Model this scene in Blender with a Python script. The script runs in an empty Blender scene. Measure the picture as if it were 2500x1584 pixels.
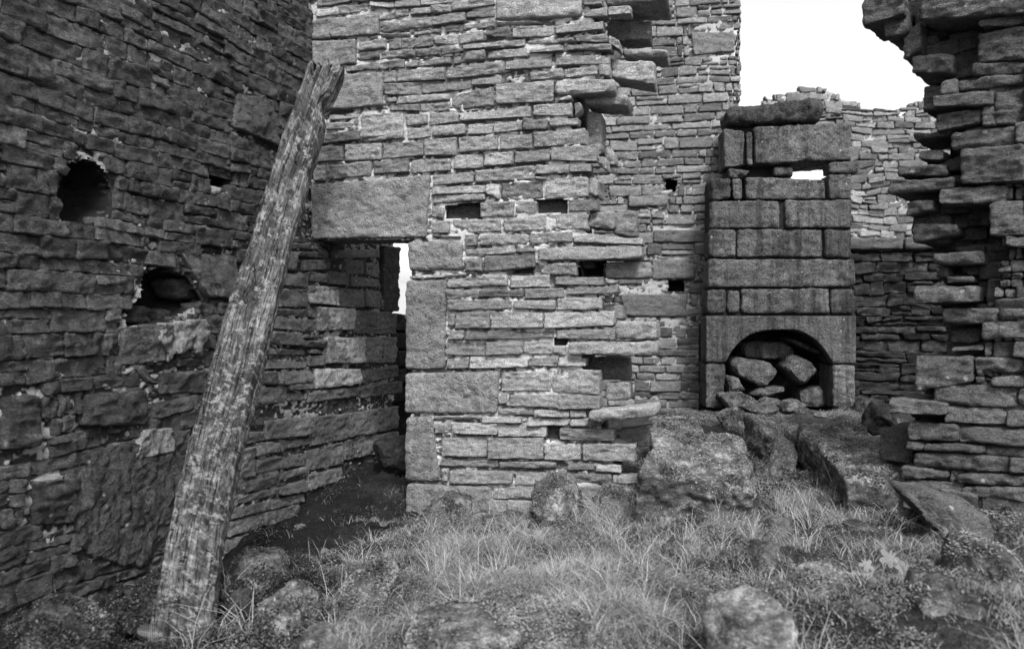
import bpy, math, random
import numpy as np
rng = np.random.default_rng(7)
R = random.Random(11)
sc = bpy.context.scene
col = sc.collection
# ------------------------------------------------------------------ camera, sky, sun, exposure
FP = 1944.0; CX, CY = 1250.0, 792.0          # focal length and centre in photo pixels
cam_d = bpy.data.cameras.new('camera'); cam = bpy.data.objects.new('camera', cam_d); col.objects.link(cam)
cam_d.sensor_width = 36; cam_d.lens = 36*FP/2500
cam.location = (0, 0, 0); cam.rotation_euler = (math.radians(90), 0, 0)
cam_d.clip_start = .05; cam_d.clip_end = 3000
cam_d.dof.use_dof = True; cam_d.dof.focus_distance = 6.6; cam_d.dof.aperture_fstop = 2.0
sc.camera = cam
SUN_EL, SUN_AZ = math.radians(50), math.radians(166)     # azimuth clockwise from +Y
w = bpy.data.worlds.new('World'); sc.world = w; w.use_nodes = True
nt = w.node_tree; nt.nodes.clear()
sky = nt.nodes.new('ShaderNodeTexSky'); sky.sky_type = 'NISHITA'; sky.sun_disc = False
sky.sun_elevation = SUN_EL; sky.sun_rotation = SUN_AZ; sky.dust_density = 4; sky.air_density = 1.5
bw = nt.nodes.new('ShaderNodeRGBToBW'); bg = nt.nodes.new('ShaderNodeBackground'); wo = nt.nodes.new('ShaderNodeOutputWorld')
nt.links.new(sky.outputs[0], bw.inputs[0]); nt.links.new(bw.outputs[0], bg.inputs[0]); nt.links.new(bg.outputs[0], wo.inputs[0])
bg.inputs[1].default_value = .14
sl = bpy.data.lights.new('sun', 'SUN'); so = bpy.data.objects.new('sun', sl); col.objects.link(so)
sl.energy = 2.0; sl.angle = math.radians(12); sl.color = (1, 1, 1)
dx, dy, dz = math.sin(SUN_AZ)*math.cos(SUN_EL), math.cos(SUN_AZ)*math.cos(SUN_EL), math.sin(SUN_EL)
from mathutils import Vector
so.rotation_euler = Vector((dx, dy, dz)).to_track_quat('Z', 'Y').to_euler()
sc.view_settings.view_transform = 'Standard'; sc.view_settings.look = 'None'
sc.view_settings.exposure = 1.4; sc.view_settings.gamma = 1.0
sc.cycles.max_bounces = 5

# ------------------------------------------------------------------ helpers
_T = rng.random((64, 64, 64)).astype(np.float32)
def vn(p):                                    # value noise in -1..1
    i = np.floor(p).astype(np.int64); f = (p-i).astype(np.float32); f = f*f*(3-2*f); i &= 63; j = (i+1) & 63
    a = lambda x, y, z: _T[x, y, z]
    x0, y0, z0, x1, y1, z1 = i[:, 0], i[:, 1], i[:, 2], j[:, 0], j[:, 1], j[:, 2]
    fx, fy, fz = f[:, 0], f[:, 1], f[:, 2]
    c00 = a(x0, y0, z0)*(1-fx)+a(x1, y0, z0)*fx; c10 = a(x0, y1, z0)*(1-fx)+a(x1, y1, z0)*fx
    c01 = a(x0, y0, z1)*(1-fx)+a(x1, y0, z1)*fx; c11 = a(x0, y1, z1)*(1-fx)+a(x1, y1, z1)*fx
    return ((c00*(1-fy)+c10*fy)*(1-fz)+(c01*(1-fy)+c11*fy)*fz)*2-1
def fbm(p, n=3):
    s = 0; a = 1
    for k in range(n): s = s+a*vn(p*(2.03**k)+k*17.3); a *= .5
    return s/1.75
def mesh_obj(name, V, Q, mat, parent=None, tone=None, smooth=True, loc=(0, 0, 0)):
    V = np.asarray(V, dtype=np.float32)-np.asarray(loc, dtype=np.float32); Q = np.asarray(Q, dtype=np.int32)
    me = bpy.data.meshes.new(name); k = Q.shape[1]
    me.vertices.add(len(V)); me.vertices.foreach_set('co', V.ravel())
    me.loops.add(Q.size); me.loops.foreach_set('vertex_index', Q.ravel())
    me.polygons.add(len(Q)); me.polygons.foreach_set('loop_start', np.arange(0, Q.size, k, dtype=np.int32))
    me.polygons.foreach_set('loop_total', np.full(len(Q), k, dtype=np.int32))
    me.polygons.foreach_set('use_smooth', np.full(len(Q), smooth))
    if tone is not None:
        at = me.attributes.new('tone', 'FLOAT', 'POINT'); at.data.foreach_set('value', np.asarray(tone, dtype=np.float32))
    me.update(calc_edges=True); me.validate()
    me.materials.append(mat)
    o = bpy.data.objects.new(name, me); col.objects.link(o)
    if parent: o.parent = parent
    else: o.location = loc
    return o
def tag(o, label=None, cat=None, group=None, kind=None):
    if label: o['label'] = label
    if cat: o['category'] = cat
    if group: o['group'] = group
    if kind: o['kind'] = kind
    return o
def thing(name, label, cat, loc, group=None):
    o = bpy.data.objects.new(name, None); col.objects.link(o); o.location = loc; o.empty_display_size = .2
    return tag(o, label, cat, group, 'thing')
class Acc:
    def __init__(s): s.V = []; s.Q = []; s.D = []; s.T = []; s.S = []; s.n = 0
    def add(s, V, Q, D, tone, off):
        s.V.append(V); s.Q.append(Q+s.n); s.D.append(D); s.T.append(np.full(len(V), tone)); s.S.append(np.broadcast_to(off, V.shape)); s.n += len(V)
    def build(s, name, mat, root, amp=1.0, bed=2.0, part=True):
        V = np.concatenate(s.V); D = np.concatenate(s.D); O = np.concatenate(s.S); P = (V+O)*np.array([1, 1, bed])
        n1 = vn(P*9)*.011+vn(P*24+5)*.009; n2 = vn((V+O)*60+9)*.0045+np.abs(vn(P*17+3))*.009+vn((V+O)*np.array([5, 5, 62]))*.0042*min(1.6, bed-.4)
        V2 = V+D*((n1+n2-.004)*amp)[:, None]
        o = mesh_obj(name, V2-np.array(root.location), np.concatenate(s.Q), mat, root, np.concatenate(s.T))
        return o
class Plane:
    def __init__(s, O, ang):                   # ang: clockwise yaw of the wall's direction from +X
        s.O = np.array(O[:2], float); s.d = np.array([math.cos(ang), -math.sin(ang)]); s.n = np.array([-math.sin(ang), -math.cos(ang)])
    def px(s, x, y, w=0):                      # photo pixel -> (u, z) on the plane pushed out by w
        r = np.array([(x-CX)/FP, 1.0]); O = s.O+s.n*w
        k = (O@s.n)/(r@s.n); p = r*k
        return float((p-O)@s.d), (CY-y)/FP*k
    def to(s, u, z, w):
        u, z, w = np.broadcast_arrays(u, z, w); xy = s.O+np.multiply.outer(u, s.d)+np.multiply.outer(w, s.n)
        return np.stack([xy[..., 0], xy[..., 1], z], -1)
    def topx(s, u, z, w=0):
        p = s.to(u, z, w); return CX+FP*p[0]/p[1], CY-FP*p[2]/p[1]
_topo = {}
def topo(nx, ny, nz, back):
    k = (nx, ny, nz, back)
    if k in _topo: return _topo[k]
    I = lambda i, j, k2: (i*ny+j)*nz+k2
    F = []
    def g(f, a, b):
        A, B = np.meshgrid(np.arange(a-1), np.arange(b-1), indexing='ij'); A = A.ravel(); B = B.ravel()
        F.append(np.stack([f(A, B), f(A+1, B), f(A+1, B+1), f(A, B+1)], 1))
    g(lambda a, b: I(a, b, nz-1), nx, ny)
    if back: g(lambda b, a: I(a, b, 0), ny, nx)
    g(lambda b, a: I(a, ny-1, b), nz, nx); g(lambda a, b: I(a, 0, b), nx, nz)
    g(lambda a, b: I(nx-1, a, b), ny, nz); g(lambda b, a: I(0, a, b), nz, ny)
    F = np.concatenate(F); u, inv = np.unique(F, return_inverse=True)
    ijk = (u//(ny*nz), u//nz % ny, u % nz)
    _topo[k] = (ijk, inv.reshape(F.shape)); return _topo[k]
def axis(h, r, step, sub=1):
    e = min(.9, r/h); n = max(2, min(60, int(round(2*(h-r)/step))+1))
    a = [-1, -1+.35*e] if sub else [-1]
    return np.array(a+list(np.linspace(-1+e, 1-e, n))+([1-.35*e, 1] if sub else [1]))
def stone(acc, pl, quad, w0, dep, step=.016, r=.014, tone=None, back=False, gap=.005, taper=0., tilt=None, side=.5):
    """quad: 4 (u,z) corners TL TR BR BL. front face at w0, going back by dep"""
    q = np.array(quad, float); W = (abs(q[1, 0]-q[0, 0])+abs(q[2, 0]-q[3, 0]))/2; H = (abs(q[0, 1]-q[3, 1])+abs(q[1, 1]-q[2, 1]))/2
    if W < .012 or H < .012: return
    gx, gz = min(gap, W*.12), min(gap, H*.12)
    q = q+np.array([[gx, -gz], [-gx, -gz], [-gx, gz], [gx, gz]])
    hx, hz, hw = max(.006, W/2-gx), max(.006, H/2-gz), dep/2
    r = min(r, hx*.7, hz*.7, hw*.7)*R.uniform(.75, 1.25)
    ax, az, aw = axis(hx, r, step), axis(hz, r, step), axis(hw, r, max(step*1.6, .03))
    (i, j, k), Q = topo(len(ax), len(az), len(aw), back)
    h = np.array([hx, hz, hw]); p = np.stack([ax[i], az[j], aw[k]], 1)*h
    c = np.clip(p, -(h-r), h-r); d = p-c; L = np.linalg.norm(d, axis=1, keepdims=True); d = d/np.maximum(L, 1e-9); p = c+r*d
    a, b, cc = p[:, 0]/hx, p[:, 1]/hz, p[:, 2]/hw
    a0, b0 = (a+1)/2, (b+1)/2
    uv = (q[3]*((1-a0)*(1-b0))[:, None]+q[2]*(a0*(1-b0))[:, None]+q[1]*(a0*b0)[:, None]+q[0]*((1-a0)*b0)[:, None])
    t = tilt if tilt is not None else (R.uniform(-.016, .016), R.uniform(-.014, .010))
    ww = w0-hw+p[:, 2]+(a*t[0]+b*t[1])*(cc > 0)
    if taper:
        m = q.mean(0); uv = m+(uv-m)*(1-taper*(1-cc)[:, None]/2)
    V = pl.to(uv[:, 0], uv[:, 1], ww)
    d = d*np.array([side, side, 1]); D = np.concatenate([d[:, :1]*pl.d+d[:, 2:]*pl.n, d[:, 1:2]], 1)
    if tone is None: tone = min(1, max(0, R.gauss(.5, .2)))
    acc.add(V, Q, D, tone, np.array([R.uniform(0, 60), R.uniform(0, 60), R.uniform(0, 60)]))
def zq(tg):                                    # zoom frames used when the photo was traced: origin and scale
    return {'A': (740, 0, 4.768), 'B': (1140, 0, 4.768), 'C': (740, 300, 4.768), 'D': (1140, 300, 4.768), 'E': (960, 580, 5.87), 'F': (1260, 580, 5.87),
            'G': (960, 820, 5.87), 'H': (1260, 820, 5.87), 'I': (960, 1040, 5.45), 'J': (1300, 1040, 5.45), 'K': (1700, 180, 3.633), 'M': (1700, 720, 3.633),
            'L': (1400, 0, 1.907), 'N': (2050, 0, 3.633), 'O': (2050, 380, 3.633), 'Q': (2050, 780, 3.633), 'U': (600, 560, 3.633), 'V': (0, 784, 1.908),
            'Z': (0, 0, 1.908), 'X': (0, 0, .9632), 'T': (1500, 784, 1.908)}[tg]
def tp(tg, x, y): a, b, s = zq(tg); return a+x/s, b+y/s
def joints(txt):
    """'A 150,105,205 560,45,150 | ...' -> list of quads in photo pixels (TL TR BR BL)"""
    out = []
    for line in txt.strip().splitlines():
        tg = line[0]
        for run in line[1:].split('|'):
            P = [tuple(map(float, t.split(','))) for t in run.split()]
            for (x0, t0, b0), (x1, t1, b1) in zip(P, P[1:]):
                out.append([tp(tg, x0, t0), tp(tg, x1, t1), tp(tg, x1, b1), tp(tg, x0, b0)])
    return out
def onpl(pl, quad, w=0): return [pl.px(x, y, w) for x, y in quad]
def in_poly(P, x, y):
    c = np.zeros(np.shape(x), bool); n = len(P)
    for i in range(n):
        (x0, y0), (x1, y1) = P[i], P[(i+1) % n]
        if y0 == y1: continue
        c ^= ((y0 > y) != (y1 > y)) & (x < (x1-x0)*(y-y0)/(y1-y0)+x0)
    return c
def mortar(pl, u0, u1, z0, z1, step, deep, flush, cover, mat, root, keep=None, name='mortar', holes=()):
    us = np.arange(u0, u1, step); zs = np.arange(z0, z1, step); U, Z = np.meshgrid(us, zs, indexing='ij')
    s = np.stack([U.ravel()*5, Z.ravel()*9, np.zeros(U.size)+pl.O[0]*3], 1)
    n = vn(s*.6)*.5+vn(s*3.1+7)*.45+vn(s*8.3+3)*.45; fl = np.clip((n-cover)*3+.5, 0, 1); wv = deep+(flush-deep)*fl+vn(s*9)*.007
    V = pl.to(U.ravel(), Z.ravel(), wv)
    a, b = np.meshgrid(np.arange(len(us)-1), np.arange(len(zs)-1), indexing='ij'); a = a.ravel(); b = b.ravel(); nz = len(zs)
    Q = np.stack([a*nz+b, (a+1)*nz+b, (a+1)*nz+b+1, a*nz+b+1], 1)
    cu, cz = us[a]+step/2, zs[b]+step/2; m = np.ones(len(cu), bool)
    if keep is not None: m &= keep(cu, cz)
    for h in holes: m &= ~in_poly(h, cu, cz)
    Q = Q[m]; u, inv = np.unique(Q, return_inverse=True)
    return mesh_obj(name, V[u]-np.array(root.location), inv.reshape(Q.shape), mat, root, fl[u])
def slab(pl, poly, w0, w1, mat, root, name):   # prism over a (u,z) polygon from w0 back to w1
    n = len(poly); P = np.array(poly)
    import bmesh
    bm = bmesh.new(); f = [bm.verts.new(v) for v in pl.to(P[:, 0], P[:, 1], np.full(n, w0))-np.array(root.location)]
    g = [bm.verts.new(v) for v in pl.to(P[:, 0], P[:, 1], np.full(n, w1))-np.array(root.location)]
    bm.faces.new(f); bm.faces.new(g[::-1])
    for i in range(n): bm.faces.new([f[i], g[i], g[(i+1) % n], f[(i+1) % n]])
    bmesh.ops.recalc_face_normals(bm, faces=bm.faces)
    me = bpy.data.meshes.new(name); bm.to_mesh(me); bm.free(); me.materials.append(mat)
    o = bpy.data.objects.new(name, me); col.objects.link(o); o.parent = root; return o
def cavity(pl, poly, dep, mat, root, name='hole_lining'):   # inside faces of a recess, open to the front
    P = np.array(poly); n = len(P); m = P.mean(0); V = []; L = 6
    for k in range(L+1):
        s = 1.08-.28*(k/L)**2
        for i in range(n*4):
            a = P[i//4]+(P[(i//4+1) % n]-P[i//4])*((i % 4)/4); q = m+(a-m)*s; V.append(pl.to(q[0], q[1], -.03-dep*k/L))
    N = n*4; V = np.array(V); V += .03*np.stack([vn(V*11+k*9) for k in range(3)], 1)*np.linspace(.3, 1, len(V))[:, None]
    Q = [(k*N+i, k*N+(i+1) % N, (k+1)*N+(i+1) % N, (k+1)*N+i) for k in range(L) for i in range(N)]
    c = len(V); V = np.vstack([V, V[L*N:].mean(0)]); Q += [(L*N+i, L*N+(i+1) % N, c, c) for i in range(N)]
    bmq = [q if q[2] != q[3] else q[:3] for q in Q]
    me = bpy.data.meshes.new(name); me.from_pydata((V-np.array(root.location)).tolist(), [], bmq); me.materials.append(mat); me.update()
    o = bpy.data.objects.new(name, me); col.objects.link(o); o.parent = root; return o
def courses(acc, pl, u0, u1, z0, z1, hr, wr, ok, step=.02, dep=.12, w=(0, .03), tone=(.5, .18), wav=.01, r=.014, gap=.005, jit=.007, tl=None):
    z = z0; k = 0
    while z < z1:
        h = R.uniform(*hr); u = u0-R.uniform(0, wr[0]); ph = R.uniform(0, 60)
        fw = lambda u, zz: zz+wav*math.sin(u*2.3+zz*3)+wav*.6*math.sin(u*6.1+zz*5)
        while u < u1:
            L = R.uniform(*wr)*(1.5 if R.random() < .1 else 1)
            split = h > hr[0]*1.35 and R.random() < .25
            parts = [(0, 1)] if not split else [(0, R.uniform(.4, .6)), None]
            if split: parts[1] = (parts[0][1], 1)
            for a, b in parts:
                za, zb = z+h*a, z+h*b; jt = lambda: R.uniform(-jit, jit)
                segs = [(u, u+L)] if ok(u, u+L, za, zb) else [(u+L*q/4, u+L*(q+1)/4) for q in range(4) if ok(u+L*q/4, u+L*(q+1)/4, za, zb)]
                for ua, ub in segs:
                    qd = [(ua+jt(), fw(ua, zb)+jt()), (ub+jt(), fw(ub, zb)+jt()), (ub+jt(), fw(ub, za)+jt()), (ua+jt(), fw(ua, za)+jt())]
                    t = min(1, max(0, R.gauss(*tone)))
                    stone(acc, pl, qd, R.uniform(*w), dep, step, r, t, gap=gap, tilt=tl and (R.uniform(-tl, tl), R.uniform(-tl, tl)))
            u += L
        z += h
def hits(poly, a, b, c, d, frac=.12):
    h = np.array(poly)
    if a > h[:, 0].max() or b < h[:, 0].min() or c > h[:, 1].max() or d < h[:, 1].min(): return False
    U, Z = np.meshgrid(np.linspace(a, b, 7), np.linspace(c, d, 4)); return in_poly(poly, U, Z).mean() > frac
# ------------------------------------------------------------------ materials
def newmat(name):
    m = bpy.data.materials.new(name); m.use_nodes = True; nt = m.node_tree; p = nt.nodes['Principled BSDF']
    p.inputs['Roughness'].default_value = .95; p.inputs['Specular IOR Level'].default_value = .15
    return m, nt, p
def N(nt, t, **k):
    n = nt.nodes.new(t)
    for a, v in k.items():
        if a in n.inputs.keys() if isinstance(a, str) else False: n.inputs[a].default_value = v
        else: setattr(n, a, v)
    return n
def noise(nt, vec, scale, detail=4, rough=.6):
    n = nt.nodes.new('ShaderNodeTexNoise'); n.inputs['Scale'].default_value = scale; n.inputs['Detail'].default_value = detail; n.inputs['Roughness'].default_value = rough
    nt.links.new(vec, n.inputs['Vector']); return n.outputs[0]
def ramp(nt, f, pts, interp='LINEAR'):
    r = nt.nodes.new('ShaderNodeValToRGB'); r.color_ramp.interpolation = interp
    while len(r.color_ramp.elements) < len(pts): r.color_ramp.elements.new(.5)
    for e, (x, v) in zip(r.color_ramp.elements, pts): e.position = x; e.color = (v, v, v, 1)
    nt.links.new(f, r.inputs[0]); return r.outputs[0]
def math_(nt, op, a, b=None, c=None):
    m = nt.nodes.new('ShaderNodeMath'); m.operation = op
    for i, x in enumerate((a, b, c)):
        if x is None: continue
        if isinstance(x, (int, float)): m.inputs[i].default_value = x
        else: nt.links.new(x, m.inputs[i])
    return m.outputs[0]
def mixf(nt, f, a, b):
    m = nt.nodes.new('ShaderNodeMix'); m.data_type = 'FLOAT'
    for i, x in ((0, f), (2, a), (3, b)):
        if isinstance(x, (int, float)): m.inputs[i].default_value = x
        else: nt.links.new(x, m.inputs[i])
    return m.outputs[0]
def grey(nt, v, p, tint=(1, 1, 1)):
    nt.links.new(v, p.inputs['Base Color'])
def pos(nt, scale=None):
    g = nt.nodes.new('ShaderNodeNewGeometry')
    if scale is None: return g.outputs['Position']
    m = nt.nodes.new('ShaderNodeMapping'); m.inputs['Scale'].default_value = scale; nt.links.new(g.outputs['Position'], m.inputs[0]); return m.outputs[0]
def m_stone(name, alb, var=.55, lichen=.0, bump=1.0, pits=.5, bed=2.2, moss=0., stain=.3, mossc=.05, fine=1.0, streak=0.):
    m, nt, p = newmat(name); P = pos(nt); PB = pos(nt, (1, 1, bed))
    at = nt.nodes.new('ShaderNodeAttribute'); at.attribute_name = 'tone'
    v = math_(nt, 'MULTIPLY_ADD', at.outputs['Fac'], var*alb*2, alb*(1-var))
    big = noise(nt, P, 2.2, 5, .65); v = math_(nt, 'MULTIPLY', v, ramp(nt, big, [(.3, 1-stain), (.7, 1+stain*.0+.0)]))
    md = noise(nt, PB, 16, 5, .7); v = math_(nt, 'MULTIPLY', v, math_(nt, 'MULTIPLY_ADD', md, 1.7, .15))
    fn = noise(nt, PB, 60, 5, .8); v = math_(nt, 'MULTIPLY', v, math_(nt, 'MULTIPLY_ADD', ramp(nt, fn, [(.33, 0), (.67, 1)]), 1.0*fine, 1-.5*fine))
    grain = noise(nt, P, 130, 3, .8); v = math_(nt, 'MULTIPLY', v, math_(nt, 'MULTIPLY_ADD', ramp(nt, grain, [(.35, 0), (.65, 1)]), 1.0*fine, 1-.5*fine))
    if streak:
        st_ = noise(nt, pos(nt, (9, 9, .8)), 1.0, 4, .7); v = math_(nt, 'MULTIPLY', v, ramp(nt, st_, [(.36, 1-streak), (.56, 1.1)]))
    if lichen:
        vo = nt.nodes.new('ShaderNodeTexVoronoi'); vo.inputs['Scale'].default_value = 7; vo.inputs['Randomness'].default_value = 1; nt.links.new(P, vo.inputs['Vector'])
        lf = noise(nt, P, 60, 3, .7); d = math_(nt, 'ADD', vo.outputs['Distance'], math_(nt, 'MULTIPLY', lf, .22))
        f = ramp(nt, d, [(.17, lichen), (.215, 0)])
        v = mixf(nt, f, v, .5)
    if moss:
        ge = nt.nodes.new('ShaderNodeNewGeometry'); sx = nt.nodes.new('ShaderNodeSeparateXYZ'); nt.links.new(ge.outputs['Normal'], sx.inputs[0])
        up = math_(nt, 'ADD', math_(nt, 'MULTIPLY', sx.outputs[2], .42), noise(nt, P, 6, 5, .7))
        f = ramp(nt, up, [(.55-.25*moss, 0), (.72-.2*moss, 1)])
        mv = math_(nt, 'MULTIPLY', ramp(nt, noise(nt, P, 8, 8, .85), [(.36, mossc*.2), (.5, mossc), (.62, mossc*3.0)]), math_(nt, 'MULTIPLY_ADD', ramp(nt, noise(nt, P, 90, 4, .8), [(.35, 0), (.65, 1)]), .8, .6))
        v = mixf(nt, f, v, mv)
    grey(nt, v, p)
    hgt = math_(nt, 'ADD', math_(nt, 'MULTIPLY', md, 1.0), math_(nt, 'MULTIPLY', fn, .45))
    hgt = math_(nt, 'ADD', hgt, math_(nt, 'MULTIPLY', grain, .3))
    if pits:
        vo = nt.nodes.new('ShaderNodeTexVoronoi'); vo.inputs['Scale'].default_value = 34; nt.links.new(PB, vo.inputs['Vector'])
        hgt = math_(nt, 'ADD', hgt, math_(nt, 'MULTIPLY', ramp(nt, vo.outputs['Distance'], [(.1, 0), (.35, 1)]), pits*.35))
    b = nt.nodes.new('ShaderNodeBump'); b.inputs['Strength'].default_value = min(1, .9*bump); b.inputs['Distance'].default_value = .022*bump
    nt.links.new(hgt, b.inputs['Height']); nt.links.new(b.outputs[0], p.inputs['Normal'])
    return m
def m_mortar(name, alb, dark=.3, cover=.5):
    m, nt, p = newmat(name); P = pos(nt); a = noise(nt, P, 8, 5, .7); b = noise(nt, P, 70, 4, .8)
    at = nt.nodes.new('ShaderNodeAttribute'); at.attribute_name = 'tone'; f = ramp(nt, math_(nt, 'ADD', at.outputs['Fac'], math_(nt, 'MULTIPLY_ADD', a, .8, -.4)), [(.25, dark*alb), (.6, alb)])
    v = math_(nt, 'MULTIPLY', f, math_(nt, 'MULTIPLY_ADD', b, 1.2, .4)); grey(nt, v, p)
    bp = nt.nodes.new('ShaderNodeBump'); bp.inputs['Strength'].default_value = .9; bp.inputs['Distance'].default_value = .02
    nt.links.new(math_(nt, 'ADD', b, a), bp.inputs['Height']); nt.links.new(bp.outputs[0], p.inputs['Normal']); return m
M_MID = m_stone('gritstone_pale', .205, var=.5, lichen=.35, bed=2.4, stain=.35)
M_DRESS = m_stone('gritstone_dressed', .2, var=.3, bed=1.2, stain=.4, pits=1.2, bump=1.2, lichen=.2, fine=.65)
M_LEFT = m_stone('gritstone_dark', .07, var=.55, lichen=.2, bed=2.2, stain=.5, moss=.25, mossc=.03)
M_DOOR = m_stone('gritstone_doorway', .125, var=.5, lichen=.3, bed=2.0, stain=.5)  # left wall at the doorway: light falling there put into a paler colour
M_GABLE = m_stone('gritstone_gable', .155, var=.5, bed=2.0, stain=.3)
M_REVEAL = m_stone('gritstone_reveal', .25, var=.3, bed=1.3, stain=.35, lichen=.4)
M_BACK = m_stone('gritstone_back', .14, var=.45, bed=2.0, stain=.2)
M_CHIM = m_stone('gritstone_sooty', .105, var=.5, bed=1.1, stain=.5, pits=1.8, bump=1.5, lichen=.3, streak=.6)
M_SOOT_SHADE = m_stone('gritstone_soot_shade', .024, var=.6, bed=1.5, stain=.5, moss=.4, mossc=.02)  # hearth soot; also shade on the low wall and doorway rubble, as colour
M_RIGHT = m_stone('gritstone_right', .09, var=.45, lichen=.35, bed=2, stain=.4)  # shade of the right side put into a darker stone colour
M_CORE = m_stone('rubble_core', .08, var=.5, bed=1.4, stain=.3)
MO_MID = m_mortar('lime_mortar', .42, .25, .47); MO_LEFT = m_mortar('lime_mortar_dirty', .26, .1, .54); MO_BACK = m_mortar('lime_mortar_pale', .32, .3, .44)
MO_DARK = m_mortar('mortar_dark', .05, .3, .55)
M_HOLE = m_stone('hole_stone_shaded', .02, var=.4)  # shade inside the holes put into a near-black stone colour
M_MOSS = m_stone('mossy_stone', .075, var=.4, lichen=.35, moss=.8, mossc=.092, bed=1.2, bump=1.3, stain=.4)  # real moss; lit tops and shaded sides also put into the tones
M_MOSS_SHADED = m_stone('mossy_stone_shaded', .06, var=.4, lichen=.35, moss=.9, mossc=.03, bed=1.2, bump=1.3, stain=.4)  # darker copy of the mossy stone, painting in the shaded left corner
M_ROCK = m_stone('loose_stone', .14, var=.35, lichen=.3, moss=.35, mossc=.05, bed=1.3, stain=.35)
M_PALE = m_stone('pale_pitted_stone', .24, var=.3, lichen=.6, moss=.2, mossc=.08, bed=1, pits=1, stain=.5)

# ------------------------------------------------------------------ the planes of the ruin
COR = ((763-CX)/FP*6.9, 6.9)
A_M = math.radians(17.2)
MID = Plane(COR, A_M)
LEFT = Plane(COR, A_M-math.pi/2)
RIGHT = Plane(((2232-CX)/FP*4.8, 4.8), math.radians(40.8))
CHIM = Plane(((1729-CX)/FP*9.0, 9.0), math.radians(5))
BACK = Plane(((1729-CX)/FP*9.62, 9.62), math.radians(9))
GABLE = Plane((4.5, 14.5), math.radians(2))

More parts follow.
